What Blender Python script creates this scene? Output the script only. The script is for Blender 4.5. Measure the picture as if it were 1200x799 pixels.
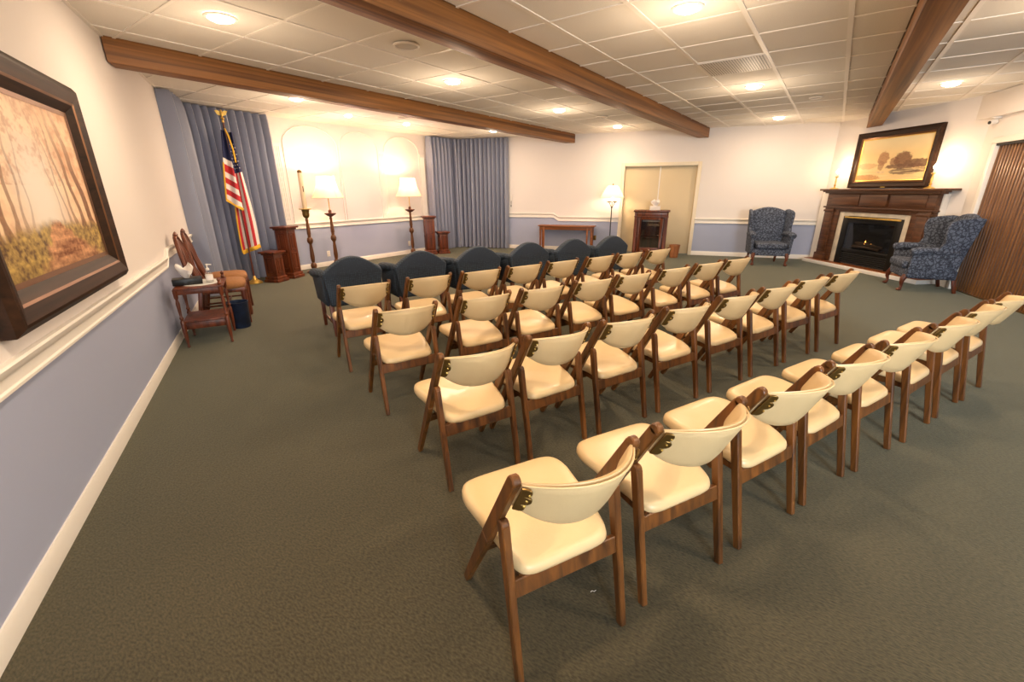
import bpy, bmesh, math, random
from math import sin, cos, pi, radians, sqrt, atan2, hypot
from mathutils import Vector, Matrix
random.seed(7)
for o in list(bpy.data.objects): bpy.data.objects.remove(o)
S = bpy.context.scene
C = S.collection

# ------------------------------------------------------------------ camera
TH, PITCH, ROLL = radians(35.4892), radians(19.16434), radians(-0.32776)
H_CAM, FPX = 1.50425, 507.156
def room(v):                                    # camera-heading frame -> room frame (Y runs along the beams)
    return Vector((v[0]*cos(TH) - v[1]*sin(TH), v[0]*sin(TH) + v[1]*cos(TH), v[2]))
_f = Vector((0, cos(PITCH), -sin(PITCH))); _u = Vector((0, sin(PITCH), cos(PITCH))); _r = Vector((1, 0, 0))
_R = _r*cos(ROLL) + _u*sin(ROLL); _U = -_r*sin(ROLL) + _u*cos(ROLL)
cd = bpy.data.cameras.new('camera'); cam = bpy.data.objects.new('camera', cd); C.objects.link(cam)
cR, cU, cB = room(_R), room(_U), room(-_f)
cam.matrix_world = Matrix(((cR.x, cU.x, cB.x, 0), (cR.y, cU.y, cB.y, 0), (cR.z, cU.z, cB.z, H_CAM), (0, 0, 0, 1)))
cd.sensor_width = 36; cd.lens = FPX/1200*36; cd.clip_start = .02
S.camera = cam

# ------------------------------------------------------------------ world, daylight, exposure
w = bpy.data.worlds.new('world'); S.world = w; w.use_nodes = True
w.node_tree.nodes['Background'].inputs[0].default_value = (.62, .78, 1, 1)
w.node_tree.nodes['Background'].inputs[1].default_value = 1.0
S.view_settings.view_transform = 'Standard'; S.view_settings.look = 'None'
S.view_settings.exposure = 0.5; S.view_settings.gamma = 1; S.view_settings.use_curve_mapping = False
CAN_W, FILL_W, CAN_COL = 22, 13, (1, .75, .52)
DAY_W, DAY_COL = 640, (.80, .91, 1)
def add_light(name, kind, loc, watts, col, parent=None, size=.1, rot=None, size_y=None, spread=None):
    l = bpy.data.lights.new(name, kind); l.energy = watts; l.color = col
    if kind == 'AREA':
        l.shape = 'RECTANGLE' if size_y else 'DISK'; l.size = size
        if size_y: l.size_y = size_y
        if spread: l.spread = spread
    else: l.shadow_soft_size = size
    o = bpy.data.objects.new(name, l); C.objects.link(o); o.location = loc
    if rot: o.rotation_euler = rot
    if parent: o.parent = parent
    return o

# ------------------------------------------------------------------ materials
def mat(name, col, rough=.6, metal=0, bump=0, bscale=80, var=0, vscale=3, emit=0, ecol=None, spec=.5, trans=0, sheen=0, coat=0):
    m = bpy.data.materials.new(name); m.use_nodes = True; nt = m.node_tree; b = nt.nodes['Principled BSDF']
    b.inputs['Base Color'].default_value = (*col, 1); b.inputs['Roughness'].default_value = rough; b.inputs['Metallic'].default_value = metal
    b.inputs['Specular IOR Level'].default_value = spec
    if trans: b.inputs['Transmission Weight'].default_value = trans
    if sheen: b.inputs['Sheen Weight'].default_value = sheen; b.inputs['Sheen Roughness'].default_value = .5
    if coat: b.inputs['Coat Weight'].default_value = coat; b.inputs['Coat Roughness'].default_value = .15
    if emit: b.inputs['Emission Color'].default_value = (*(ecol or col), 1); b.inputs['Emission Strength'].default_value = emit
    if bump or var: tc = nt.nodes.new('ShaderNodeTexCoord')
    if bump:
        n = nt.nodes.new('ShaderNodeTexNoise'); n.inputs['Scale'].default_value = bscale; n.inputs['Detail'].default_value = 4
        nt.links.new(tc.outputs['Object'], n.inputs['Vector'])
        bp = nt.nodes.new('ShaderNodeBump'); bp.inputs['Strength'].default_value = bump; bp.inputs['Distance'].default_value = .01
        nt.links.new(n.outputs['Fac'], bp.inputs['Height']); nt.links.new(bp.outputs['Normal'], b.inputs['Normal'])
    if var:
        n2 = nt.nodes.new('ShaderNodeTexNoise'); n2.inputs['Scale'].default_value = vscale; n2.inputs['Detail'].default_value = 5
        nt.links.new(tc.outputs['Object'], n2.inputs['Vector'])
        r = nt.nodes.new('ShaderNodeValToRGB')
        r.color_ramp.elements[0].position = .3; r.color_ramp.elements[1].position = .7
        r.color_ramp.elements[0].color = (*[c*(1-var) for c in col], 1); r.color_ramp.elements[1].color = (*[min(1, c*(1+var)) for c in col], 1)
        nt.links.new(n2.outputs['Fac'], r.inputs['Fac']); nt.links.new(r.outputs['Color'], b.inputs['Base Color'])
    return m
def wood(name, c1, c2, axis='Z', scale=9, rough=.35, stretch=12, coat=.2, spec=.5):
    m = bpy.data.materials.new(name); m.use_nodes = True; nt = m.node_tree; b = nt.nodes['Principled BSDF']
    tc = nt.nodes.new('ShaderNodeTexCoord'); mp = nt.nodes.new('ShaderNodeMapping'); oi = nt.nodes.new('ShaderNodeObjectInfo')
    sc = [scale*stretch/3]*3; sc['XYZ'.index(axis)] = scale/stretch
    mp.inputs['Scale'].default_value = sc
    ml = nt.nodes.new('ShaderNodeMath'); ml.operation = 'MULTIPLY'; ml.inputs[1].default_value = 37
    nt.links.new(oi.outputs['Random'], ml.inputs[0])
    nt.links.new(tc.outputs['Object'], mp.inputs['Vector']); nt.links.new(ml.outputs[0], mp.inputs['Location'])
    n = nt.nodes.new('ShaderNodeTexNoise'); n.inputs['Scale'].default_value = 1; n.inputs['Detail'].default_value = 6; n.inputs['Distortion'].default_value = .6
    nt.links.new(mp.outputs['Vector'], n.inputs['Vector'])
    r = nt.nodes.new('ShaderNodeValToRGB'); r.color_ramp.elements[0].position = .32; r.color_ramp.elements[1].position = .68
    r.color_ramp.elements[0].color = (*c1, 1); r.color_ramp.elements[1].color = (*c2, 1)
    nt.links.new(n.outputs['Fac'], r.inputs['Fac']); nt.links.new(r.outputs['Color'], b.inputs['Base Color'])
    b.inputs['Roughness'].default_value = rough; b.inputs['Coat Weight'].default_value = coat; b.inputs['Coat Roughness'].default_value = .2; b.inputs['Specular IOR Level'].default_value = spec
    return m
def damask(name, c1, c2, scale=20, rough=.85):
    m = bpy.data.materials.new(name); m.use_nodes = True; nt = m.node_tree; b = nt.nodes['Principled BSDF']
    tc = nt.nodes.new('ShaderNodeTexCoord')
    nz = nt.nodes.new('ShaderNodeTexNoise'); nz.inputs['Scale'].default_value = 17
    mx = nt.nodes.new('ShaderNodeMix'); mx.data_type = 'VECTOR'; mx.inputs[0].default_value = .085
    nt.links.new(tc.outputs['Object'], nz.inputs['Vector']); nt.links.new(tc.outputs['Object'], mx.inputs[4]); nt.links.new(nz.outputs['Color'], mx.inputs[5])
    v = nt.nodes.new('ShaderNodeTexVoronoi'); v.feature = 'DISTANCE_TO_EDGE'; v.inputs['Scale'].default_value = scale
    nt.links.new(mx.outputs[1], v.inputs['Vector'])
    r = nt.nodes.new('ShaderNodeValToRGB'); r.color_ramp.elements[0].position = .02; r.color_ramp.elements[1].position = .20
    r.color_ramp.elements[0].color = (*c1, 1); r.color_ramp.elements[1].color = (*c2, 1)
    nt.links.new(v.outputs['Distance'], r.inputs['Fac']); nt.links.new(r.outputs['Color'], b.inputs['Base Color'])
    b.inputs['Roughness'].default_value = rough
    return m
def dotted(name, c1, c2, scale=70, rough=.8):
    m = bpy.data.materials.new(name); m.use_nodes = True; nt = m.node_tree; b = nt.nodes['Principled BSDF']
    tc = nt.nodes.new('ShaderNodeTexCoord'); v = nt.nodes.new('ShaderNodeTexVoronoi'); v.inputs['Scale'].default_value = scale; v.inputs['Randomness'].default_value = .15
    nt.links.new(tc.outputs['Object'], v.inputs['Vector'])
    r = nt.nodes.new('ShaderNodeValToRGB'); r.color_ramp.elements[0].position = .25; r.color_ramp.elements[1].position = .5
    r.color_ramp.elements[0].color = (*c2, 1); r.color_ramp.elements[1].color = (*c1, 1)
    nt.links.new(v.outputs['Distance'], r.inputs['Fac']); nt.links.new(r.outputs['Color'], b.inputs['Base Color'])
    b.inputs['Roughness'].default_value = rough
    return m
def attr_mat(name, rough=.5):
    m = bpy.data.materials.new(name); m.use_nodes = True; nt = m.node_tree; b = nt.nodes['Principled BSDF']
    a = nt.nodes.new('ShaderNodeAttribute'); a.attribute_name = 'print'
    nt.links.new(a.outputs['Color'], b.inputs['Base Color']); b.inputs['Roughness'].default_value = rough; b.inputs['Specular IOR Level'].default_value = .3
    return m
def shade_mat(name, col, tcol):
    m = bpy.data.materials.new(name); m.use_nodes = True; nt = m.node_tree; nt.nodes.clear()
    out = nt.nodes.new('ShaderNodeOutputMaterial'); d = nt.nodes.new('ShaderNodeBsdfDiffuse'); t = nt.nodes.new('ShaderNodeBsdfTranslucent'); mx = nt.nodes.new('ShaderNodeMixShader')
    d.inputs[0].default_value = (*col, 1); t.inputs[0].default_value = (*tcol, 1); mx.inputs[0].default_value = .35
    nt.links.new(d.outputs[0], mx.inputs[1]); nt.links.new(t.outputs[0], mx.inputs[2]); nt.links.new(mx.outputs[0], out.inputs[0])
    return m
def glass_mat(name, tint, alpha):
    m = bpy.data.materials.new(name); m.use_nodes = True; nt = m.node_tree; nt.nodes.clear()
    out = nt.nodes.new('ShaderNodeOutputMaterial'); g = nt.nodes.new('ShaderNodeBsdfGlossy'); t = nt.nodes.new('ShaderNodeBsdfTransparent'); mx = nt.nodes.new('ShaderNodeMixShader')
    g.inputs['Roughness'].default_value = .05; t.inputs[0].default_value = (*tint, 1); mx.inputs[0].default_value = alpha
    nt.links.new(t.outputs[0], mx.inputs[1]); nt.links.new(g.outputs[0], mx.inputs[2]); nt.links.new(mx.outputs[0], out.inputs[0])
    return m
def carpet_mat():
    m = bpy.data.materials.new('carpet'); m.use_nodes = True; nt = m.node_tree; b = nt.nodes['Principled BSDF']
    tc = nt.nodes.new('ShaderNodeTexCoord'); mp = nt.nodes.new('ShaderNodeMapping')
    mp.inputs['Rotation'].default_value = (0, 0, radians(-20)); mp.inputs['Scale'].default_value = (60, 150, 60)
    nt.links.new(tc.outputs['Object'], mp.inputs['Vector'])
    n = nt.nodes.new('ShaderNodeTexNoise'); n.inputs['Scale'].default_value = 1; n.inputs['Detail'].default_value = 3
    nt.links.new(mp.outputs['Vector'], n.inputs['Vector'])
    n2 = nt.nodes.new('ShaderNodeTexNoise'); n2.inputs['Scale'].default_value = 1.3; n2.inputs['Detail'].default_value = 4
    nt.links.new(tc.outputs['Object'], n2.inputs['Vector'])
    r = nt.nodes.new('ShaderNodeValToRGB'); r.color_ramp.elements[0].position = .25; r.color_ramp.elements[1].position = .75
    r.color_ramp.elements[0].color = (.032, .0252, .0135, 1); r.color_ramp.elements[1].color = (.103, .083, .045, 1)
    nt.links.new(n.outputs['Fac'], r.inputs['Fac'])
    r2 = nt.nodes.new('ShaderNodeValToRGB'); r2.color_ramp.elements[0].position = .3; r2.color_ramp.elements[1].position = .7
    r2.color_ramp.elements[0].color = (.84, .84, .84, 1); r2.color_ramp.elements[1].color = (1.0, 1.0, 1.0, 1)
    nt.links.new(n2.outputs['Fac'], r2.inputs['Fac'])
    mx = nt.nodes.new('ShaderNodeMix'); mx.data_type = 'RGBA'; mx.blend_type = 'MULTIPLY'; mx.inputs[0].default_value = 1
    nt.links.new(r.outputs['Color'], mx.inputs[6]); nt.links.new(r2.outputs['Color'], mx.inputs[7])
    nt.links.new(mx.outputs[2], b.inputs['Base Color'])
    bp = nt.nodes.new('ShaderNodeBump'); bp.inputs['Strength'].default_value = .5; bp.inputs['Distance'].default_value = .006
    nt.links.new(n.outputs['Fac'], bp.inputs['Height']); nt.links.new(bp.outputs['Normal'], b.inputs['Normal'])
    b.inputs['Roughness'].default_value = .95; b.inputs['Specular IOR Level'].default_value = .15; b.inputs['Sheen Weight'].default_value = .25
    b.inputs['Sheen Tint'].default_value = (.85, 1, .85, 1)
    return m
M = dict(
    carpet=carpet_mat(),
    cream=mat('wall_cream', (.78, .73, .69), .8, bump=.04, bscale=200),
    blue=mat('wall_blue', (.37, .41, .55), .7, bump=.05, bscale=200),
    white=mat('trim_white', (.83, .79, .72), .45),
    tile=mat('ceiling_tile', (.80, .76, .68), .95, bump=.35, bscale=160, var=.04, vscale=150),
    tile_grey=mat('ceiling_tile_grey', (.62, .57, .50), .95, bump=.3, bscale=160),
    tee=mat('tee_bar', (.85, .80, .72), .5),
    void=mat('ceiling_void', (.35, .30, .24), .9),
    beam=wood('beam_wood', (.10, .034, .006), (.34, .140, .032), 'Y', 5, .55, 14, .0),
    chairwood=wood('chair_wood', (.050, .017, .003), (.195, .067, .011), 'Z', 8, .42, 10, .05),
    vinyl=mat('cream_vinyl', (.70, .51, .27), .38, bump=.06, bscale=150, coat=.1),
    brass=mat('dark_brass', (.20, .115, .03), .38, .75),
    redwood=wood('red_wood', (.050, .010, .003), (.18, .040, .009), 'Z', 7, .40, 9, .06),
    oak=wood('oak', (.16, .045, .008), (.34, .105, .020), 'X', 8, .42, 9, .03),
    walnut=wood('walnut', (.042, .014, .005), (.135, .050, .017), 'X', 7, .40, 9, .08),
    darkframe=wood('dark_frame', (.014, .006, .003), (.046, .019, .008), 'X', 7, .5, 9, .0, .2),
    bronze=mat('bronze_liner', (.16, .070, .025), .35, .6),
    slate=dotted('slate_fabric', (.013, .021, .034), (.050, .078, .112), 52),
    damask=damask('blue_damask', (.020, .026, .044), (.115, .14, .195), 21),
    curtain=mat('curtain_blue', (.27, .295, .385), .42, sheen=.05, bump=.04, bscale=120),
    gold=mat('gold', (.80, .52, .13), .3, .85),
    goldfringe=mat('gold_fringe', (.78, .44, .03), .7),
    shade=shade_mat('lamp_shade', (.86, .78, .64), (.85, .70, .50)),
    bulb=mat('bulb', (1, .8, .55), .5, emit=30, ecol=(1, .78, .5)),
    lens=mat('lens', (1, .9, .75), .5, emit=14, ecol=(1, .86, .66)),
    ring=mat('light_ring', (.85, .80, .72), .5),
    tan=mat('door_tan', (.66, .54, .34), .55), casing=mat('door_casing', (.80, .70, .52), .5),
    marble=mat('marble', (.66, .58, .45), .3, var=.15, vscale=7),
    black=mat('black_metal', (.012, .011, .010), .35, .3),
    soot=mat('soot', (.02, .018, .015), .9),
    dglass=glass_mat('fire_glass', (.75, .75, .75), .07),
    glass=glass_mat('cabinet_glass', (.8, .8, .8), .12),
    flame=mat('flame', (1, .45, .1), .5, emit=5, ecol=(1, .42, .08)),
    log=mat('log', (.10, .065, .04), .9, bump=.6, bscale=30),
    red=mat('flag_red', (.52, .022, .03), .75), flagwhite=mat('flag_white', (.80, .74, .68), .75), navy=mat('flag_navy', (.018, .024, .085), .75),
    seatbrown=mat('brown_seat', (.30, .13, .04), .75, var=.15, vscale=60),
    slatdark=mat('slat_gap_shade', (.03, .012, .005), .6),
    slatwood=wood('slat_wood', (.13, .050, .012), (.31, .135, .038), 'Z', 9, .4, 9, .1),
    bin=mat('blue_bin', (.012, .022, .05), .35, var=.5, vscale=14),
    paper=mat('tissue', (.85, .80, .75), .9), plastic=mat('white_plastic', (.80, .76, .70), .4),
    clear=glass_mat('clear_plastic', (.92, .92, .92), .15),
    lace=mat('lace_cloth', (.62, .63, .60), .9, bump=.5, bscale=90),
    candlewax=mat('candle_wax', (.66, .50, .32), .5), darkgreen=mat('dark_iron', (.02, .022, .018), .4, .6),
    wicker=wood('basket_wood', (.22, .07, .02), (.42, .17, .06), 'Z', 10, .5, 6, .1),
    device=mat('speaker_grille', (.52, .48, .42), .7), slot=mat('slot_dark', (.04, .035, .03), .8),
    printm=attr_mat('picture_print'), curtainside=mat('daylight_blind', (.8, .8, .8), .8),
)

# ------------------------------------------------------------------ mesh helpers
class MB:
    def __init__(s): s.v = []; s.f = []; s.m = []
    def add(s, vs, fs, mi=0):
        n = len(s.v); s.v += [tuple(p) for p in vs]
        for f in fs: s.f.append([i+n for i in f]); s.m.append(mi)
        return s
    def box(s, x0, x1, y0, y1, z0, z1, mi=0):
        vs = [(x, y, z) for z in (z0, z1) for y in (y0, y1) for x in (x0, x1)]
        return s.add(vs, [(0, 2, 3, 1), (4, 5, 7, 6), (0, 1, 5, 4), (2, 6, 7, 3), (0, 4, 6, 2), (1, 3, 7, 5)], mi)
    def bar(s, p, q, w, d, side=(1, 0, 0), w2=None, d2=None, mi=0):   # tapered rectangular bar; w along side, d across
        p, q = Vector(p), Vector(q); a = (q-p).normalized(); sx = Vector(side); sx = (sx - a*sx.dot(a)).normalized(); sy = a.cross(sx)
        w2 = w if w2 is None else w2; d2 = d if d2 is None else d2
        vs = []
        for c, ww, dd in ((p, w, d), (q, w2, d2)):
            for i, j in ((-1, -1), (1, -1), (1, 1), (-1, 1)): vs.append(c + sx*(i*ww/2) + sy*(j*dd/2))
        return s.add(vs, [(3, 2, 1, 0), (4, 5, 6, 7), (0, 1, 5, 4), (1, 2, 6, 5), (2, 3, 7, 6), (3, 0, 4, 7)], mi)
    def grid(s, fn, nu, nv, mi=0, cu=False, cv=False, mfn=None):
        n = len(s.v)
        for j in range(nv if cv else nv+1):
            for i in range(nu if cu else nu+1): s.v.append(tuple(fn(i/nu, j/nv)))
        W = nu if cu else nu+1; HH = nv if cv else nv+1
        for j in range(nv):
            for i in range(nu):
                a = n+j*W+i; b = n+j*W+(i+1) % W; c = n+((j+1) % HH)*W+(i+1) % W; d = n+((j+1) % HH)*W+i
                s.f.append([a, b, c, d]); s.m.append(mfn((i+.5)/nu, (j+.5)/nv) if mfn else mi)
        return s
    def lathe(s, prof, c=(0, 0, 0), seg=20, mi=0, caps=True, sx=1, sy=1):
        n = len(s.v); k = len(prof)
        for r, z in prof:
            for i in range(seg):
                a = 2*pi*i/seg; s.v.append((c[0]+r*cos(a)*sx, c[1]+r*sin(a)*sy, c[2]+z))
        for j in range(k-1):
            for i in range(seg):
                s.f.append([n+j*seg+i, n+j*seg+(i+1) % seg, n+(j+1)*seg+(i+1) % seg, n+(j+1)*seg+i]); s.m.append(mi)
        if caps:
            s.f.append([n+i for i in range(seg)][::-1]); s.m.append(mi)
            s.f.append([n+(k-1)*seg+i for i in range(seg)]); s.m.append(mi)
        return s
    def tube(s, path, r, seg=8, mi=0, sq=1):
        P = [Vector(p) for p in path]; n = len(s.v); k = len(P); R = r if isinstance(r, (list, tuple)) else [r]*k
        up = Vector((0, 0, 1)); t0 = (P[1]-P[0]).normalized()
        if abs(t0.dot(up)) > .9: up = Vector((1, 0, 0))
        for i, p in enumerate(P):
            t = (P[min(i+1, k-1)]-P[max(i-1, 0)]).normalized(); x = (up - t*up.dot(t)).normalized(); y = t.cross(x); up = x
            for j in range(seg):
                a = 2*pi*j/seg; s.v.append(tuple(p + x*(R[i]*cos(a)) + y*(R[i]*sq*sin(a))))
        for i in range(k-1):
            for j in range(seg):
                s.f.append([n+i*seg+j, n+i*seg+(j+1) % seg, n+(i+1)*seg+(j+1) % seg, n+(i+1)*seg+j]); s.m.append(mi)
        s.f.append([n+j for j in range(seg)][::-1]); s.m.append(mi); s.f.append([n+(k-1)*seg+j for j in range(seg)]); s.m.append(mi)
        return s
    def prism(s, poly, o, ux, uy, un, mi=0):                         # polygon in (ux,uy) at o, extruded along un
        o, ux, uy, un = Vector(o), Vector(ux), Vector(uy), Vector(un); k = len(poly)
        vs = [o+ux*a+uy*b for a, b in poly] + [o+ux*a+uy*b+un for a, b in poly]
        fs = [list(range(k))[::-1], list(range(k, 2*k))] + [(i, (i+1) % k, k+(i+1) % k, k+i) for i in range(k)]
        return s.add(vs, fs, mi)
    def sweep(s, prof, path, mi=0):                                   # prof [(off,z)] path [(origin xyz, offdir)]
        n = len(s.v); k = len(prof)
        for o, d in path:
            for a, z in prof: s.v.append((o[0]+d[0]*a, o[1]+d[1]*a, o[2]+z))
        for i in range(len(path)-1):
            for j in range(k):
                s.f.append([n+i*k+j, n+i*k+(j+1) % k, n+(i+1)*k+(j+1) % k, n+(i+1)*k+j]); s.m.append(mi)
        s.f.append([n+j for j in range(k)][::-1]); s.m.append(mi); e = n+(len(path)-1)*k
        s.f.append([e+j for j in range(k)]); s.m.append(mi)
        return s
    def mesh(s, name, mats, bevel=0, smooth=30, seg=2):
        me = bpy.data.meshes.new(name); me.from_pydata(s.v, [], s.f)
        for m in (mats if isinstance(mats, (list, tuple)) else [mats]): me.materials.append(M[m])
        for p, i in zip(me.polygons, s.m): p.material_index = i
        bm = bmesh.new(); bm.from_mesh(me); bmesh.ops.remove_doubles(bm, verts=bm.verts, dist=1e-5)
        bmesh.ops.recalc_face_normals(bm, faces=bm.faces)
        if bevel:
            ed = [e for e in bm.edges if len(e.link_faces) == 2 and e.calc_face_angle(0) > radians(32)]
            bmesh.ops.bevel(bm, geom=ed, offset=bevel, segments=seg, affect='EDGES', profile=.5, clamp_overlap=True)
        bm.to_mesh(me); bm.free()
        if smooth:
            me.shade_smooth(); me.set_sharp_from_angle(angle=radians(smooth))
        me.update(); return me
    def build(s, name, mats, parent=None, loc=None, bevel=0, smooth=30, seg=2):
        return link(name, s.mesh(name, mats, bevel, smooth, seg), parent, loc)
def link(name, me, parent=None, loc=None, rotz=0):
    o = bpy.data.objects.new(name, me); C.objects.link(o)
    if parent: o.parent = parent
    if loc is not None: o.location = loc
    if rotz: o.rotation_euler[2] = rotz
    return o
def tag(o, label, cat, group=None):
    o['label'] = label; o['category'] = cat
    if group: o['group'] = group
    return o
def thing(name, label, cat, loc=(0, 0, 0), rotz=0, group=None):
    o = bpy.data.objects.new(name, None); C.objects.link(o); o.empty_display_size = .1
    o.location = loc; o.rotation_euler[2] = rotz
    return tag(o, label, cat, group)
def struct(o): o['kind'] = 'structure'; return o
def copy_tree(o, parent=None):
    c = o.copy(); C.objects.link(c)
    if parent is not None: c.parent = parent
    for ch in list(o.children): copy_tree(ch, c)
    return c
def face(d): return atan2(-d[0], d[1])                                # z-rotation that turns local +Y to d

# ------------------------------------------------------------------ plan of the room
CZ = 2.7926
LO, LD, LN = Vector((-.45402, -.92755)), Vector((-.89817, .43964)), Vector((.43964, .89817))
RO, RD, RN = Vector((-3.25934, 11.04774)), Vector((.95913, .28297)), Vector((.28297, -.95913))
FO, FD, FN = Vector((-.2, 11.95)), Vector((.6494, -.7604)), Vector((-.7604, -.6494))
PO, PD, PN = Vector((1.5, 10.26)), Vector((.2873, -.9578)), Vector((-.9578, -.2873))
AX = -8.6
AO, AD, AN = Vector((AX, 0)), Vector((0, 1)), Vector((1, 0))
def at(O, D, N, s, off=0, z=0): p = O + D*s + N*off; return Vector((p.x, p.y, z))
P0 = at(LO, LD, LN, -3.5); P1 = Vector((AX, 3.06, 0)); P2 = Vector((AX, 9.47, 0)); P3 = Vector((-.2, 11.95, 0)); P4 = Vector((1.64, 9.80, 0)); P5 = at(PO, PD, PN, 13.32)
POLY = [P0, P1, P2, P3, P4, P5]
def wseg(mb, O, D, N, s0, s1, z0, z1, mi, th=.12):
    a, b = at(O, D, N, s0), at(O, D, N, s1); n = Vector((N.x, N.y, 0))*-th
    vs = [a, b, b+n, a+n]
    mb.add([(p.x, p.y, z) for z in (z0, z1) for p in vs], [(3, 2, 1, 0), (4, 5, 6, 7), (0, 1, 5, 4), (1, 2, 6, 5), (2, 3, 7, 6), (3, 0, 4, 7)], mi)

# floor
mb = MB(); big = [(-9.2, 2.6), (-9.2, 10), (-.2, 12.7), (2.2, 10), (6, -2.9), (2.6, -3.0)]
mb.add([(x, y, 0) for x, y in big] + [(x, y, -.1) for x, y in big], [range(6), range(11, 5, -1)] + [(i, (i+1) % 6, 6+(i+1) % 6, 6+i) for i in range(6)])
struct(mb.build('floor', 'carpet', smooth=0))

# walls: cream above the chair rail, blue below
SP, SPS = .80, .85
mb = MB()
for a, b, sp in ((-3.55, 5.83, SP), (5.83, 9.1, SPS)):
    wseg(mb, LO, LD, LN, a, b, 0, sp, 1); wseg(mb, LO, LD, LN, a, b, sp, CZ+.05, 0)
struct(mb.build('wall_left', ['cream', 'blue'], smooth=0))
mb = MB(); wseg(mb, AO, AD, AN, 3.0, 9.5, 0, SPS, 1); wseg(mb, AO, AD, AN, 3.0, 9.5, SPS, CZ+.05, 0)
struct(mb.build('wall_stage', ['cream', 'blue'], smooth=0))
mb = MB(); D0, D1, DZ = -1.06, .57, 2.03
for a, b, sp in ((-5.6, -2.72, SPS), (-2.72, D0, SP), (D1, 3.25, SP)):
    wseg(mb, RO, RD, RN, a, b, 0, sp, 1); wseg(mb, RO, RD, RN, a, b, sp, CZ+.05, 0)
wseg(mb, RO, RD, RN, D0, D1, DZ, CZ+.05, 0)
struct(mb.build('wall_right', ['cream', 'blue'], smooth=0))
mb = MB(); wseg(mb, FO, FD, FN, -.05, 2.95, 0, CZ+.05, 0)
struct(mb.build('wall_fireplace', ['cream'], smooth=0))
PS0, PS1, PZ = .78, 8.6, 2.10
mb = MB(); wseg(mb, PO, PD, PN, .38, PS0, 0, CZ+.05, 0); wseg(mb, PO, PD, PN, PS1, 13.4, 0, CZ+.05, 0); wseg(mb, PO, PD, PN, PS0, PS1, PZ, CZ+.05, 0)
struct(mb.build('wall_partition', ['cream'], smooth=0))
# soffit over the folding partition
mb = MB(); a = at(PO, PD, PN, -.15, .13); b = at(PO, PD, PN, 13.3, .13); n = Vector((PN.x, PN.y, 0))*-.2
c0 = at(FO, FD, FN, 2.62)
vs = [c0, b, b+n, at(FO, FD, FN, 2.9)+Vector((.02, 0, 0))]
mb.add([(p.x, p.y, z) for z in (2.46, CZ) for p in vs], [(3, 2, 1, 0), (4, 5, 6, 7), (0, 1, 5, 4), (1, 2, 6, 5), (2, 3, 7, 6), (3, 0, 4, 7)])
struct(mb.build('wall_soffit', 'cream', smooth=0))
# rear wall behind the photographer, with two daylight windows
bo = Vector((P0.x, P0.y)); bdir = Vector((P5.x-P0.x, P5.y-P0.y)); BL = bdir.length; bd = bdir.normalized(); bn = Vector((-bd.y, bd.x))
mb = MB(); W0, W1 = .35, BL-.35
wseg(mb, bo, bd, bn, -.1, W0, 0, CZ+.05, 0); wseg(mb, bo, bd, bn, W1, BL+.1, 0, CZ+.05, 0)
wseg(mb, bo, bd, bn, W0, W1, 0, .8, 0); wseg(mb, bo, bd, bn, W0, W1, 2.3, CZ+.05, 0)
struct(mb.build('wall_rear', ['cream'], smooth=0))
wf = MB()
for s in (W0+.03, (W0+W1)/2, W1-.03): wseg(wf, bo, bd, bn, s-.03, s+.03, .8, 2.3, 0, .06)
for z in (.8, 2.25): wseg(wf, bo, bd, bn, W0, W1, z, z+.05, 0, .07)
wo = struct(wf.build('window_1', 'white', smooth=0))
gp = MB(); wseg(gp, bo, bd, bn, W0+.06, W1-.06, .85, 2.25, 0, .006); gp.build('pane', 'clear', wo, smooth=0)
wc = at(bo, bd, bn, BL/2, -.35, 1.6)
add_light('daylight', 'AREA', wc, DAY_W, DAY_COL, None, 2.0, (radians(-90), 0, atan2(bd.y, bd.x)+pi), 1.5)

# baseboards
def baseboard(name, O, D, N, spans, h=.095, t=.016):
    mb = MB(); pr = [(0, 0), (t, 0), (t, h-.02), (t*.5, h), (0, h)]
    for a, b in spans: mb.sweep(pr, [(at(O, D, N, a), N), (at(O, D, N, b), N)])
    return struct(mb.build(name, 'white'))
baseboard('baseboard_left', LO, LD, LN, [(-3.5, 9.05)])
baseboard('baseboard_stage', AO, AD, AN, [(3.1, 9.45)])
baseboard('baseboard_right', RO, RD, RN, [(-5.5, D0-.07), (D1+.07, 3.17)])
baseboard('baseboard_partition', PO, PD, PN, [(.5, PS0-.08), (PS1+.1, 13.2)])
# chair rails
RP = [(0, 0), (.012, 0), (.022, .008), (.022, .02), (.014, .026), (.014, .068), (.022, .074), (.032, .092), (.036, .108), (.026, .116), (0, .116)]
def rail(name, O, D, N, pts):
    mb = MB(); mb.sweep(RP, [(at(O, D, N, s, 0, z), N) for s, z in pts]); return struct(mb.build(name, 'white', smooth=25))
rail('trim_1', LO, LD, LN, [(-3.5, .742), (5.80, .742), (5.93, .822), (9.05, .822)])
rail('trim_2', AO, AD, AN, [(3.1, .80), (9.45, .80)])
rail('trim_3', RO, RD, RN, [(-5.5, .822), (-2.80, .822), (-2.67, .742), (D0-.07, .742)])
rail('trim_4', RO, RD, RN, [(D1+.07, .742), (3.18, .742)])
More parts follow.
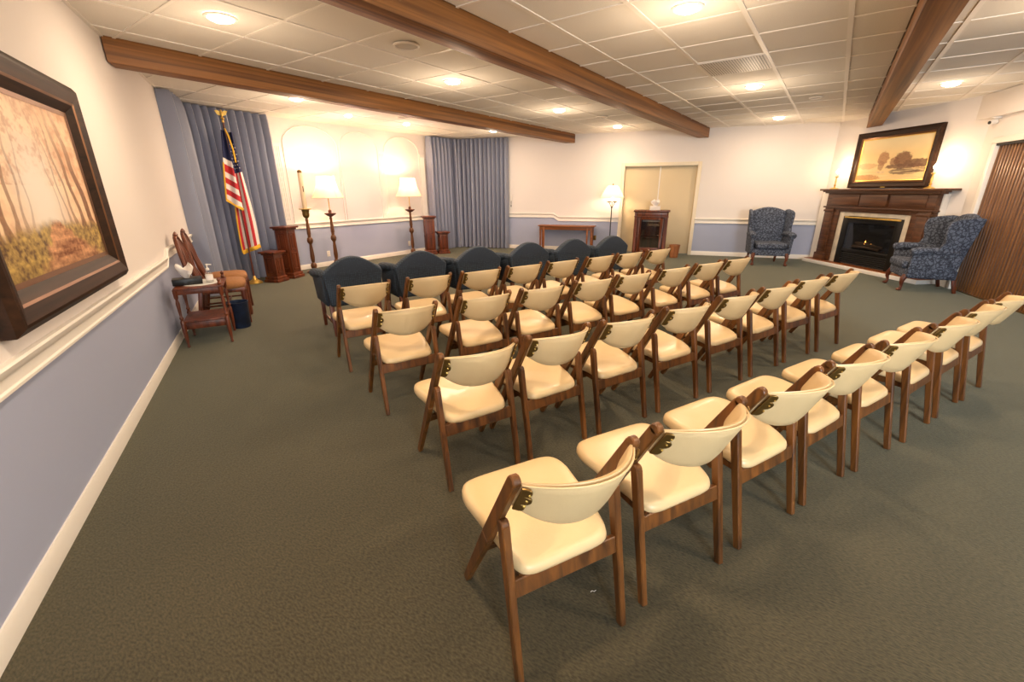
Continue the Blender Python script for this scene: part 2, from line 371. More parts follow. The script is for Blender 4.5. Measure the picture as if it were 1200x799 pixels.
# arched mouldings and fluted pilasters on the stage wall
ntrim = 5
for y0, y1, zt in ((4.72, 5.86, 2.70), (5.92, 6.88, 2.70), (7.06, 8.12, 2.70)):
    yc, hw = (y0+y1)/2, (y1-y0)/2; path = [(AX+.006, y0, .92), (AX+.006, y0, zt-.34)]
    for k in range(1, 24): a = pi*k/24; path.append((AX+.006, yc-hw*cos(a), zt-.34+.34*sin(a)))
    path += [(AX+.006, y1, zt-.34), (AX+.006, y1, .92)]
    struct(MB().tube(path, .013, 8).build('trim_%d' % ntrim, 'white', smooth=60)); ntrim += 1
for y0 in (4.50, 6.89, 8.14):
    mb = MB(); mb.box(AX, AX+.02, y0, y0+.16, .92, 2.36)
    for k in range(4): mb.tube([(AX+.02, y0+.03+k*.033, .98), (AX+.02, y0+.03+k*.033, 2.30)], .011, 8)
    struct(mb.build('trim_%d' % ntrim, 'white')); ntrim += 1

# ceiling: void above, tiles and tee bars as pieces
mb = MB(); big2 = [(p.x, p.y) for p in POLY]; k = len(big2)
cc = (sum(p[0] for p in big2)/k, sum(p[1] for p in big2)/k); big2 = [(cc[0]+(x-cc[0])*1.03, cc[1]+(y-cc[1])*1.03) for x, y in big2]
mb.add([(x, y, CZ+.03) for x, y in big2] + [(x, y, CZ+.12) for x, y in big2], [range(k), range(2*k-1, k-1, -1)] + [(i, (i+1) % k, k+(i+1) % k, k+i) for i in range(k)])
ceil = struct(mb.build('ceiling', 'void', smooth=0))
def inside(p, a, b): return (b[0]-a[0])*(p[1]-a[1]) - (b[1]-a[1])*(p[0]-a[0])
CC = [(p.x, p.y) for p in POLY][::-1]                                  # counter-clockwise
if sum((CC[i][0]*CC[(i+1) % 6][1] - CC[(i+1) % 6][0]*CC[i][1]) for i in range(6)) < 0: CC = CC[::-1]
def clip(poly):
    for i in range(6):
        a, b = CC[i], CC[(i+1) % 6]; out = []
        for j in range(len(poly)):
            p, q = poly[j], poly[(j+1) % len(poly)]; sp, sq = inside(p, a, b), inside(q, a, b)
            if sp >= 0: out.append(p)
            if (sp >= 0) != (sq >= 0): t = sp/(sp-sq); out.append((p[0]+(q[0]-p[0])*t, p[1]+(q[1]-p[1])*t))
        poly = out
        if len(poly) < 3: return []
    return poly
T = .671
def ladder(a, b, phase):
    xs = [a]; x = phase
    while x > a: x -= T
    while x < b:
        if x-a > .05 and b-x > .05: xs.append(x)
        x += T
    return xs + [b]
ZONES = [(-8.6, -5.69, -6.04, 2.30), (-5.47, -2.79, -5.21, 2.30), (-2.57, .23, -2.18, 3.59), (.45, 5.4, .61, 3.59)]
GREY = [(-1.85, 7.95), (-1.85, 8.62)]
tile_me = {}
for zx0, zx1, px, py in ZONES:
    xs, ys = ladder(zx0, zx1, px), ladder(-2.5, 12, py)
    for i in range(len(xs)-1):
        for j in range(len(ys)-1):
            g = .010; q = [(xs[i]+g, ys[j]+g), (xs[i+1]-g, ys[j]+g), (xs[i+1]-g, ys[j+1]-g), (xs[i]+g, ys[j+1]-g)]
            c = clip(q)
            if len(c) < 3: continue
            area = abs(sum(c[a][0]*c[(a+1) % len(c)][1]-c[(a+1) % len(c)][0]*c[a][1] for a in range(len(c))))/2
            if area < .01: continue
            cx, cy = (xs[i]+xs[i+1])/2, (ys[j]+ys[j+1])/2
            mname = 'tile_grey' if any(abs(cx-a) < .3 and abs(cy-b) < .3 for a, b in GREY) else 'tile'
            full = len(c) == 4 and abs(area-(T-2*g)**2) < .002
            key = mname
            if full and key in tile_me: link('ceiling_tile', tile_me[key], ceil, (cx, cy, 0)); continue
            mb = MB(); loc = [(x-cx, y-cy) for x, y in c]; e = .0
            mb.prism(loc, (0, 0, CZ+.007), (1, 0, 0), (0, 1, 0), (0, 0, .012))
            me = mb.mesh('ceiling_tile', mname, smooth=0)
            if full: tile_me[key] = me
            link('ceiling_tile', me, ceil, (cx, cy, 0))
    def ybounds(x):                                                    # room extent along a line of constant x
        ys_ = []
        for i in range(6):
            a, b = CC[i], CC[(i+1) % 6]
            if (a[0]-x)*(b[0]-x) < 0: t = (x-a[0])/(b[0]-a[0]); ys_.append(a[1]+(b[1]-a[1])*t)
        return (min(ys_), max(ys_)) if len(ys_) == 2 else None
    for x in xs[1:-1]:
        yb = ybounds(x)
        if yb: MB().box(x-.019, x+.019, yb[0], yb[1], CZ, CZ+.012).build('main_tee', 'tee', ceil, smooth=0)
    for y in ys[1:-1]:
        xs_ = []
        for i in range(6):
            a, b = CC[i], CC[(i+1) % 6]
            if (a[1]-y)*(b[1]-y) < 0: t = (y-a[1])/(b[1]-a[1]); xs_.append(a[0]+(b[0]-a[0])*t)
        if len(xs_) == 2:
            x0, x1 = max(zx0, min(xs_)), min(zx1, max(xs_))
            if x1-x0 > .1: MB().box(x0, x1, y-.012, y+.012, CZ+.001, CZ+.012).build('cross_tee', 'tee', ceil, smooth=0)
# edge angle around the room
mb = MB()
for i in range(6):
    a, b = Vector((*CC[i], 0)), Vector((*CC[(i+1) % 6], 0)); d = (b-a).normalized(); n = Vector((-d.y, d.x, 0))
    vs = [a, b, b+n*.025, a+n*.025]
    mb.add([(p.x, p.y, z) for z in (CZ-.002, CZ+.012) for p in vs], [(3, 2, 1, 0), (4, 5, 6, 7), (0, 1, 5, 4), (1, 2, 6, 5), (2, 3, 7, 6), (3, 0, 4, 7)])
mb.build('wall_angle', 'tee', ceil, smooth=0)

# beams
def beam(x0, x1, ya, yb, z, label):
    n = len(ya)
    mb = MB(); vs = [(x0, ya[0]), (x1, ya[1]), (x1, yb[1]), (x0, yb[0])]
    mb.add([(x, y, zz) for zz in (z, CZ+.012) for x, y in vs], [(3, 2, 1, 0), (4, 5, 6, 7), (0, 1, 5, 4), (1, 2, 6, 5), (2, 3, 7, 6), (3, 0, 4, 7)])
    return tag(mb.build('ceiling_beam', 'beam', bevel=.006), label, 'beam', 'dark wooden ceiling beams')
def lw_y(x): return LO.y + LD.y*(x-LO.x)/LD.x
def rw_y(x): return RO.y + RD.y*(x-RO.x)/RD.x
def fw_y(x): return FO.y + FD.y*(x-FO.x)/FD.x
beam(-5.69, -5.47, (lw_y(-5.69)+.01, lw_y(-5.47)+.01), (rw_y(-5.69)-.01, rw_y(-5.47)-.01), 2.60, 'stained wooden ceiling beam nearest the blue curtains and stage wall')
beam(-2.79, -2.57, (lw_y(-2.79)+.01, lw_y(-2.57)+.01), (rw_y(-2.79)-.01, rw_y(-2.57)-.01), 2.60, 'stained wooden ceiling beam running across the middle of the ceiling')
beam(.23, .45, (lw_y(.23)+.01, lw_y(.45)+.01), (fw_y(.23)-.01, fw_y(.45)-.01), 2.60, 'stained wooden ceiling beam ending above the fireplace painting')

# ------------------------------------------------------------------ double door in the right wall
dr = bpy.data.objects.new('door_1', None); C.objects.link(dr); struct(dr); dr.location = at(RO, RD, RN, (D0+D1)/2); dr.rotation_euler[2] = face(RN)
dw = (D1-D0)/2
for sx in (-1, 1):
    mb = MB(); x0, x1 = (.002, dw+.03) if sx > 0 else (-dw-.03, -.002); mb.box(x0, x1, -.115, -.08, .01, DZ+.04)
    leaf = mb.build('door_leaf', 'tan', dr, bevel=.003)
    MB().tube([(sx*.05, -.08, 1.0), (sx*.05, -.045, 1.0)], .012, 8).lathe([(.001, 0), (.026, .002), (.028, .02), (.015, .03)], (sx*.05, -.045, .985), 12).build('door_knob', 'gold', leaf)
MB().box(-dw-.08, -dw+.0, -.09, .02, 0, DZ+.08).build('door_jamb', 'casing', dr, bevel=.004)
MB().box(dw-.0, dw+.08, -.09, .02, 0, DZ+.08).build('door_jamb', 'casing', dr, bevel=.004)
MB().box(-dw, dw, -.09, .02, DZ, DZ+.08).build('door_head', 'casing', dr, bevel=.004)
MB().box(-.012, .012, -.082, -.07, .01, DZ-.01).build('astragal', 'white', dr)

# ------------------------------------------------------------------ folding partition (pleated wooden slats)
pt = thing('folding_partition', 'pleated brown wooden accordion partition on the right-hand wall behind the wing chair', 'partition', at(PO, PD, PN, PS0), face(PN))
# local +Y into the room, local x = -s
mb = MB(); s = .03; k = 0
while s < PS1-PS0-.05:
    y0, y1 = (-.09, -.03) if k % 2 == 0 else (-.03, -.09)
    mb.bar((-s-.018, -.04, .012), (-s-.018, -.04, PZ-.03), .036, .018, (1, 0, 0)); mb.box(-s-.062, -s-.04, -.085, -.075, .012, PZ-.03, 1); s += .062; k += 1  # dark strips set back between slats carry the gap shade as colour
sl = mb.build('slat', ['slatwood', 'slatdark'], pt, bevel=.005, smooth=50); sl['kind'] = 'stuff'
MB().box(-(PS1-PS0), 0, -.11, .01, PZ-.03, PZ).build('track', 'slot', pt)
MB().box(-.03, .05, -.1, .02, 0, PZ+.05).build('jamb', 'white', pt, bevel=.004)
MB().box(-(PS1-PS0), .05, -.02, .035, PZ, PZ+.08).build('head_casing', 'white', pt, bevel=.005)
MB().box(-(PS1-PS0), -.03, -.10, -.02, 0, .012).build('threshold', 'brass', pt)

# ------------------------------------------------------------------ pictures
def picture_print(name, wd, ht, nx, nz, fn, parent, yoff):
    vs = []; fs = []; cols = []
    for j in range(nz+1):
        for i in range(nx+1):
            u, v = i/nx, j/nz; vs.append(((.5-u)*wd, yoff, (v-.5)*ht)); cols.append(fn(u, v))
    for j in range(nz):
        for i in range(nx): a = j*(nx+1)+i; fs.append((a+1, a, a+nx+1, a+nx+2))
    me = bpy.data.meshes.new(name); me.from_pydata(vs, [], fs); me.materials.append(M['printm'])
    at_ = me.color_attributes.new('print', 'FLOAT_COLOR', 'POINT')
    for k, c in enumerate(cols): at_.data[k].color = (*c, 1)
    return link(name, me, parent)
def hsh(i, j, s=0): return (sin(i*127.1+j*311.7+s*74.7)*43758.5453) % 1
def vnoise(x, y, s=0):
    i, j = math.floor(x), math.floor(y); fx, fy = x-i, y-j; fx = fx*fx*(3-2*fx); fy = fy*fy*(3-2*fy)
    a = hsh(i, j, s)+(hsh(i+1, j, s)-hsh(i, j, s))*fx; b = hsh(i, j+1, s)+(hsh(i+1, j+1, s)-hsh(i, j+1, s))*fx
    return a+(b-a)*fy
def fbm(x, y, s=0): return .5*vnoise(x, y, s)+.25*vnoise(2*x, 2*y, s)+.15*vnoise(4*x, 4*y, s)+.1*vnoise(8*x, 8*y, s)
def mixc(a, b, t): t = max(0, min(1, t)); return tuple(p+(q-p)*t for p, q in zip(a, b))
def ss(a, b, x): t = max(0, min(1, (x-a)/(b-a))); return t*t*(3-2*t)
def forest(u, v):                                                      # generic misty lane between trees; u from left to right
    n = fbm(u*6, v*6, 1); n2 = fbm(u*30, v*24, 2); n3 = fbm(u*60, v*50, 6)
    c = mixc((.62, .27, .10), (1.0, .74, .48), n*1.5+.0+.4*(n3-.5))
    d = hypot((u-.46)/.30, (v-.45)/.50); c = mixc((.97, .90, .78), c, ss(.1, 1.25, d+.35*(n-.5)))
    if v > .5: c = mixc(c, (.50, .20, .07), ss(.48, .72, n2*.6+n3*.5)*.5*ss(.15, .7, d))
    for tx, w_, lean, dk in ((.03, .07, .02, .9), (.11, .045, .03, .85), (.19, .032, .04, .7), (.26, .022, .05, .5), (.32, .014, .05, .35), (.61, .012, -.05, .35), (.67, .018, -.06, .5), (.735, .028, -.07, .65), (.82, .045, -.08, .85), (.93, .07, -.10, .95)):
        x = tx + lean*(v-.3)*1.6 + .008*sin(v*19+tx*40)+.012*(fbm(v*7, tx*9, 4)-.5); base = .16+.18*(1-abs(tx-.47)*2); ww = w_*(1+.8*ss(base+.1, base, v))*(1-.35*v)
        if v > base-.02: c = mixc(c, mixc((.13, .05, .02), (.30, .12, .05), n3*1.4-.2), dk*(1-ss(ww*.36, ww*.56, abs(u-x)))*(1-ss(.5, 1.0, v)*.75))
    hz = .29-.10*abs(u-.47)+.04*(n2-.5)
    if v < hz+.05:
        g = mixc((.09, .04, .012), (.66, .46, .12), n3*1.5+n2*.9-.75); c = mixc(c, g, ss(hz+.03, hz-.05, v)*.95)
        q = max(0, 1-v/.30); pw = .03+.40*q**1.1; px = .50+.12*q
        if abs(u-px) < pw: c = mixc(c, mixc((.20, .055, .015), (.92, .50, .25), n3*.9+fbm(u*7+v*9, v*34, 8)*1.3-.65), ss(pw, pw*.6, abs(u-px)+.12*(n2-.5))*ss(.31, .26, v))
        c = mixc(c, (.05, .025, .012), ss(.10, -.06, v)*.5)
    return c
def lake(u, v):                                                        # generic hazy landscape with trees by the water
    n = fbm(u*8, v*7, 3); n2 = fbm(u*24, v*24, 4); n3 = fbm(u*50, v*46, 7)
    c = mixc((.90, .66, .30), (.82, .58, .27), n*1.2); c = mixc(c, (.86, .70, .40), ss(.55, .95, v))
    def blob(cx, cy, rx, ry, col, k):
        nonlocal c; d = hypot((u-cx)/rx, (v-cy)/ry)+.45*(n2-.5)+.25*(n3-.5); c = mixc(c, mixc(col, tuple(1.8*a for a in col), n3*1.2-.3), k*ss(1.08, .85, d))
    blob(.14, .36, .17, .07, (.40, .20, .08), .5); blob(.37, .53, .085, .16, (.30, .13, .055), .8); blob(.36, .36, .045, .12, (.30, .14, .06), .7)
    blob(.55, .44, .07, .10, (.24, .11, .05), .8); blob(.66, .47, .13, .18, (.17, .075, .035), .92); blob(.80, .38, .12, .09, (.16, .08, .04), .9); blob(.94, .37, .12, .10, (.15, .08, .045), .9); blob(.70, .32, .26, .06, (.15, .075, .04), .9)
    blob(.72, .20, .24, .07, (.14, .085, .05), .85); blob(.92, .22, .15, .05, (.14, .09, .055), .8)
    if v < .28: c = mixc(c, (.95, .72, .36), .55*ss(.52, .64, fbm(u*5, v*40, 9)))
    blob(.37, .20, .07, .025, (.60, .42, .24), .8); blob(.12, .07, .28, .08, (.42, .20, .07), .75)
    return c
def frame(parent, wd, ht, fw, steps, mats):
    # steps: list of (inset, y) rings of the moulding, outside to inside
    for k in range(len(steps)-1):
        (i0, y0), (i1, y1) = steps[k], steps[k+1]; mb = MB()
        def ring(i, y): return [(-wd/2+i, y, -ht/2+i), (wd/2-i, y, -ht/2+i), (wd/2-i, y, ht/2-i), (-wd/2+i, y, ht/2-i)]
        a, b = ring(i0, y0), ring(i1, y1); c = ring(i1, 0.0 if k < 99 else 0); d0 = ring(i0, 0.0)
        mb.add(a+b, [(0, 1, 5, 4), (1, 2, 6, 5), (2, 3, 7, 6), (3, 0, 4, 7)])
        if k == 0: mb.add(d0+a, [(0, 1, 5, 4), (1, 2, 6, 5), (2, 3, 7, 6), (3, 0, 4, 7)])
        mb.add(d0+c, [(0, 1, 5, 4), (1, 2, 6, 5), (2, 3, 7, 6), (3, 0, 4, 7)])
        mb.build('frame_moulding', mats[k], parent, smooth=0)
fp = thing('framed_picture', 'large framed print of a sunlit misty forest lane on the left wall', 'picture', at(LO, LD, LN, 3.285, .004, 1.54), face(LN))
frame(fp, 1.70, 1.20, .2, [(0, .050), (.030, .075), (.045, .078), (.105, .062), (.118, .056), (.165, .026), (.19, .022)], ['darkframe', 'darkframe', 'darkframe', 'bronze', 'darkframe', 'bronze'])
picture_print('print', 1.34, .84, 330, 210, forest, fp, .02)
MB().box(-.84, .84, 0, .015, -.59, .59).build('backing', 'darkframe', fp)

# ------------------------------------------------------------------ fireplace
FC = 1.46
fpz = thing('fireplace', 'dark wooden mantel fireplace with marble surround and black gas insert', 'fireplace', at(FO, FD, FN, FC, .002), face(FN))
def sx_(s): return -(s-FC)
MB().box(sx_(2.60), sx_(.06), 0, .10, 0, 1.42).build('breast', 'white', fpz, bevel=.004)
MB().box(sx_(2.74), sx_(.22), .0, .32, 1.465, 1.50).build('mantel_shelf', 'walnut', fpz, bevel=.006)
mb = MB(); mb.box(sx_(2.69), sx_(.27), .10, .285, 1.44, 1.465); mb.box(sx_(2.65), sx_(.31), .10, .26, 1.415, 1.44); mb.build('cornice', 'walnut', fpz, bevel=.005)
MB().box(sx_(2.58), sx_(.34), .10, .20, 1.10, 1.415).build('frieze', 'walnut', fpz, bevel=.004)
for a, b, y in ((.48, 1.13, .215), (1.17, 1.74, .235), (1.78, 2.44, .215)): MB().box(sx_(b), sx_(a), .2, y, 1.19, 1.40).build('frieze_panel', 'walnut', fpz, bevel=.008)
MB().box(sx_(2.60), sx_(.32), .10, .245, 1.135, 1.165).build('moulding', 'walnut', fpz, bevel=.006)
for a, b in ((.35, .57), (2.35, 2.57)):
    leg = MB().box(sx_(b), sx_(a), .10, .215, .075, 1.135).build('pilaster', 'walnut', fpz, bevel=.005)
    MB().box(sx_(b)-.02, sx_(a)+.02, .10, .24, .075, .22).build('plinth_block', 'walnut', leg, bevel=.006)
    MB().box(sx_(b)+.035, sx_(a)-.035, .215, .225, .28, 1.06).build('pilaster_panel', 'walnut', leg, bevel=.004)
    MB().box(sx_(b)-.012, sx_(a)+.012, .10, .235, 1.06, 1.10).build('capital', 'walnut', leg, bevel=.006)
mb = MB(); mb.box(sx_(.69), sx_(.57), .10, .19, .075, 1.10); mb.box(sx_(2.35), sx_(2.23), .10, .19, .075, 1.10); mb.box(sx_(2.23), sx_(.69), .10, .19, 1.07, 1.10)
mb.build('inner_casing', 'walnut', fpz, bevel=.004)
for a, b, z0, z1 in ((.69, .82, .075, 1.07), (2.10, 2.23, .075, 1.07), (.82, 2.10, .99, 1.07)): MB().box(sx_(b), sx_(a), .10, .155, z0, z1).build('marble_slab', 'marble', fpz, bevel=.003)
mb = MB(); mb.box(sx_(.95), sx_(.82), .10, .17, .075, .99); mb.box(sx_(2.10), sx_(1.97), .10, .17, .075, .99); mb.box(sx_(1.97), sx_(.95), .10, .17, .87, .99); mb.box(sx_(1.97), sx_(.95), .10, .17, .32, .38)
ins = mb.build('insert_frame', 'black', fpz, bevel=.008)
MB().box(sx_(2.06), sx_(.86), .17, .185, .955, .985).build('brass_strip', 'gold', ins, bevel=.004)
for k in range(6): MB().bar((sx_(1.97), .15, .105+k*.036), (sx_(.95), .15, .105+k*.036), .03, .012, (0, 1, .5)).build('louvre', 'black', ins, smooth=0)
MB().box(sx_(1.97), sx_(.95), .10, .104, .08, .88).build('firebox', 'soot', fpz)
for a, b, z, r in ((1.15, 1.75, .43, .035), (1.25, 1.8, .47, .028), (1.2, 1.6, .50, .024)): MB().tube([(sx_(a), .125, z), (sx_((a+b)/2), .13, z+.015), (sx_(b), .122, z-.01)], [r, r*.95, r*.9], 8).build('log', 'log', fpz)
for a, z, h in ((1.42, .47, .10), (1.36, .45, .05), (1.55, .46, .06)): MB().lathe([(.001, 0), (.016, .1*h/.1*.3), (.012, h*.6), (.001, h)], (sx_(a), .135, z), 8).build('flame', 'flame', fpz)
MB().box(sx_(1.97), sx_(.95), .158, .162, .38, .87).build('glass_pane', 'dglass', fpz)
mb = MB(); a0, a1 = .16, 2.78; mb.prism([(sx_(a0)+.10, 0), (sx_(a0), .345), (sx_(a1), .345), (sx_(a1), 0)], (0, 0, 0), (1, 0, 0), (0, 1, 0), (0, 0, .07))
hh = mb.build('hearth', 'white', fpz, bevel=.006)
MB().prism([(sx_(a0)+.05, .02), (sx_(a0)-.02, .32), (sx_(a1)+.02, .32), (sx_(a1)+.02, .02)], (0, 0, .07), (1, 0, 0), (0, 1, 0), (0, 0, .006)).build('hearth_top', 'oak', hh)
lp = thing('framed_painting', 'dark framed hazy landscape painting standing on the fireplace mantel', 'picture', at(FO, FD, FN, 1.42, .02, 2.005), face(FN))
frame(lp, 1.62, .985, .2, [(0, .05), (.03, .065), (.075, .05), (.10, .05), (.125, .025), (.14, .02)], ['darkframe', 'darkframe', 'darkframe', 'bronze', 'gold'])
picture_print('painting', 1.36, .725, 200, 110, lake, lp, .018)
MB().box(-.80, .80, 0, .012, -.485, .485).build('backing', 'darkframe', lp)
MB().box(-.05, .05, .05, .06, -.485, -.465).build('name_plate', 'gold', lp)
def candlestick(s, label):
    t = thing('candlestick_lamp', label, 'lamp', at(FO, FD, FN, s, .22, 1.5), 0, 'brass candlestick lamps on the mantel')
    MB().lathe([(.075, 0), (.075, .008), (.05, .018), (.02, .03), (.012, .05)], seg=16).build('base', 'gold', t)
    MB().lathe([(.012, .05), (.022, .07), (.012, .09), (.016, .14), (.010, .2), (.014, .215), (.03, .225), (.03, .235), (.012, .24)], seg=14).build('stem', 'gold', t)
    MB().lathe([(.012, .24), (.012, .29)], seg=10).build('candle_sleeve', 'paper', t)
    MB().lathe([(.006, .29), (.022, .315), (.02, .335), (.004, .375)], seg=10).build('bulb', 'bulb', t)
    add_light('candle_light', 'POINT', (0, 0, .42), 7, (1, .68, .40), t, .03)
candlestick(.47, 'brass candlestick lamp at the left end of the mantel')
candlestick(2.42, 'brass candlestick lamp at the right end of the mantel')

# ------------------------------------------------------------------ white folding chairs
def build_chair():
    root = thing('folding_chair', '', 'chair', group='cream and wood folding chairs in four rows')
    def yl(z): return .455-.425*z/.757
    for sx in (-1, 1):
        x = sx*.212
        mb = MB(); mb.bar((x, .455, 0), (x, .225, .41), .024, .034, (1, 0, 0), .027, .05); mb.bar((x, .225, .41), (x, .034, .75), .027, .05, (1, 0, 0), .027, .042)
        mb.tube([(x-.0135, .032, .752), (x+.0135, .032, .752)], .021, 10)
        mb.build('front_leg', 'chairwood', root, bevel=.004, seg=1)
        mb = MB(); mb.bar((x, 0, 0), (x, .104, .548), .025, .030, (1, 0, 0), .028, .040); mb.tube([(x-.014, .105, .548), (x+.014, .105, .548)], .0198, 10)
        mb.build('rear_leg', 'chairwood', root, bevel=.004, seg=1)
        # scalloped hinge plate between post and backrest
        pl = []
        for cx, cz in ((.014, .044), (.024, 0), (.014, -.044)):
            for k in range(7): a = pi/2-pi*k/6; pl.append((cx+.014*cos(a), cz+.0205*sin(a)))
        pl = [(-.006, .063)] + pl + [(-.006, -.063)]
        hz = .695; hy = yl(hz)-.022; t = Vector((0, -.489, .872))
        hp = MB().prism(pl, (x-sx*.012, hy-.015, hz), (-sx*.72, -.69, -.02), t, (sx*.003, -.006, -.003)).build('hinge_plate', 'brass', root, bevel=.0015, seg=1)
        for dz in (.035, 0, -.035):
            MB().lathe([(.005, 0), (.005, .003), (.001, .005)], (0, 0, 0), 8).build('screw', 'gold', hp).matrix_local = Matrix.Translation((x-sx*.026, hy-.036-.489*dz, hz+dz*.872)) @ Matrix.Rotation(pi/2, 4, 'X')
    MB().bar((-.20, .062, .328), (.20, .062, .328), .064, .022, (0, .18, 1)).build('rear_rail', 'chairwood', root, bevel=.003, seg=1)
    MB().bar((-.20, .285, .30), (.20, .285, .30), .05, .02, (0, -.5, 1)).build('front_rail', 'chairwood', root, bevel=.003, seg=1)
    for sx in (-1, 1): MB().bar((sx*.165, .07, .345), (sx*.165, .42, .365), .035, .02, (0, 0, 1)).build('seat_bearer', 'chairwood', root, smooth=0)
    # seat cushion
    N = 56
    def outline(a, k=1.0):
        c, s_ = cos(a), sin(a); e = .30
        px = abs(c)**e*(1 if c > 0 else -1); py = abs(s_)**e*(1 if s_ > 0 else -1)
        y = .277 + .228*py*k; wdt = .188 + .036*ss(.12, .40, y)
        return wdt*px*(1-(1-k)*.9), y
    rings = [(.90, -.024), (.975, -.022), (1.0, -.012), (1.0, .006), (.985, .019), (.945, .027), (.88, .030), (.7, .030), (.35, .024), (.02, .022)]
    mb = MB(); base = .398; n = len(rings)
    for k, dz in rings:
        for i in range(N):
            x, y = outline(2*pi*i/N, k)
            z = base + dz + .014*ss(.15, .45, y)-.030*ss(.20, .05, y)*(1 if dz > 0 else .75)
            mb.v.append((x, y, z))
    for j in range(n-1):
        for i in range(N): mb.f.append([j*N+i, j*N+(i+1) % N, (j+1)*N+(i+1) % N, (j+1)*N+i]); mb.m.append(0)
    mb.f.append(list(range(N))[::-1]); mb.m.append(0); mb.f.append([(n-1)*N+i for i in range(N)]); mb.m.append(0)
    mb.build('seat', 'vinyl', root, smooth=60)
    # backrest: padded panel curved around the sitter
    sec = [(0, .0), (.06, -.8), (.2, -1), (.8, -1), (.94, -.8), (1, 0), (.94, .8), (.8, 1), (.2, 1), (.06, .8)]
    def bk(u, v):
        t = u*2-1; k = int(round(v*len(sec))) % len(sec); h, th = sec[k]; q = 1-abs(t)**2.2
        zt = .750+.026*(1-t*t); zb = .642-.080*(1-abs(t)**2.6); z = zb+(zt-zb)*h
        hwid = .204
        y = .026 + .46*(.757-z) - .108*(1-t*t) - .004 + th*(.009+.006*q)
        return (hwid*t, y, z + th*.004)
    mb = MB(); mb.grid(bk, 24, len(sec), cv=True)
    L = len(sec); 
    for i in (0, 24): mb.f.append([j*25+i for j in range(L)]); mb.m.append(0)
    bko = mb.build('backrest', 'vinyl', root, smooth=60)
    pp = []
    for k in range(21):
        t = -.97+1.94*k/20; z = .744+.026*(1-t*t); q = 1-abs(t)**2.2
        pp.append((hw_*t, .026+.46*(.757-z)-.108*(1-t*t)-.004-.009-.006*q, z))
    MB().tube(pp, .0035, 6).build('piping', 'vinyl', bko, smooth=60)
    return root
hw_ = .204
def spread(p, q, ss_): p, q = Vector(p), Vector(q); return [tuple(p+(q-p)*((s-ss_[0])/(ss_[-1]-ss_[0]))) for s in ss_]
ROWS = [
    ('in the row nearest the camera', [(-.448, .985, 27.3), (-.217, 1.486, 27.5), (.02, 2.002, 24.2), (.228, 2.498, 22.0), (.455, 2.99, 23.5), (.706, 3.533, 22.1), (.924, 4.058, 22.4), (1.13, 4.52, 22.4)]),
    ('in second row from camera', [(-1.295, 1.561, 22.5), (-1.1, 2.032, 21.4), (-.887, 2.526, 22.6), (-.669, 3.042, 22.9), (-.445, 3.592, 22), (-.233, 4.11, 21), (-.025, 4.636, 23), (.204, 5.141, 22)]),
    ('in third row from camera', [(x, y, 21.9) for x, y in spread((-2.232, 1.915), (-.766, 5.56), (0, .61, 1.14, 1.69, 2.19, 2.77, 3.33, 3.85))]),
    ('in row behind blue armchairs', [(x, y, 21.0) for x, y in spread((-3.125, 2.24), (-1.76, 5.87), (0, .575, 1.11, 1.62, 2.13, 2.69, 3.18, 3.72))]),
]
ORD = ['leftmost', 'second from left', 'third from left', 'fourth from left', 'fourth from right', 'third from right', 'second from right', 'rightmost']
proto = build_chair(); first = True
for rn, L in ROWS:
    for k, (x, y, a) in enumerate(L):
        c = proto if first else copy_tree(proto); first = False
        c.location = (x, y, 0); c.rotation_euler[2] = radians(90-a)
        c['label'] = 'cream folding chair, %s %s' % (ORD[k], rn)

# ------------------------------------------------------------------ blue armchairs (seen from behind)
def build_armchair():
    root = thing('armchair', '', 'armchair', group='slate blue armchairs in the front row')
    pts = [(-.265, .33), (-.31, .66)]
    for k in range(0, 25):
        t = -1+2*k/24; pts.append((.315*t, .695+.158*(cos(t*pi/2)**1.02 if abs(t) < 1 else 0)))
    pts += [(.31, .66), (.265, .33)]
    mb = MB(); mb.prism(pts, (0, -.005, 0), (1, 0, 0), (0, -.03, 1), (0, .10, 0)); mb.build('backrest', 'slate', root, bevel=.022, seg=3, smooth=45)
    for sx in (-1, 1):
        path = [(sx*.27, .03, .655), (sx*.295, .12, .675), (sx*.315, .26, .665), (sx*.322, .42, .65), (sx*.322, .50, .635), (sx*.322, .535, .62)]
        arm = MB().tube(path, [.04, .044, .048, .05, .05, .03], 12).build('arm', 'slate', root, smooth=60)
        mb = MB(); mb.prism([(0.05, .33), (.53, .33), (.53, .62), (.3, .655), (.05, .66)], (sx*.222, 0, 0), (sx*.05, 1, 0), (sx*.08, 0, 1), (sx*.045, 0, 0)); mb.build('arm_panel', 'slate', arm, bevel=.012, smooth=45)
    MB().box(-.28, .28, .06, .54, .33, .41).build('seat_base', 'slate', root, bevel=.015)
    MB().box(-.24, .24, .09, .56, .41, .49).build('seat_cushion', 'slate', root, bevel=.03, seg=3, smooth=60)
    for sx in (-1, 1):
        MB().bar((sx*.25, -.005, 0), (sx*.255, .045, .34), .032, .034, (1, 0, 0), .045, .05).build('leg', 'redwood', root, bevel=.004)
        MB().bar((sx*.27, .53, 0), (sx*.27, .51, .34), .032, .034, (1, 0, 0), .045, .045).build('leg', 'redwood', root, bevel=.004)
        MB().bar((sx*.255, .02, .14), (sx*.265, .52, .14), .018, .03, (1, 0, 0)).build('stretcher', 'redwood', root, bevel=.003)
    MB().bar((-.255, .27, .14), (.255, .27, .14), .018, .03, (0, 1, 0)).build('stretcher', 'redwood', root, bevel=.003)
    return root
ac = build_armchair(); az_ = radians(22.6); o0 = Vector((-4.20, 2.54)); dv = Vector((sin(az_), cos(az_)))
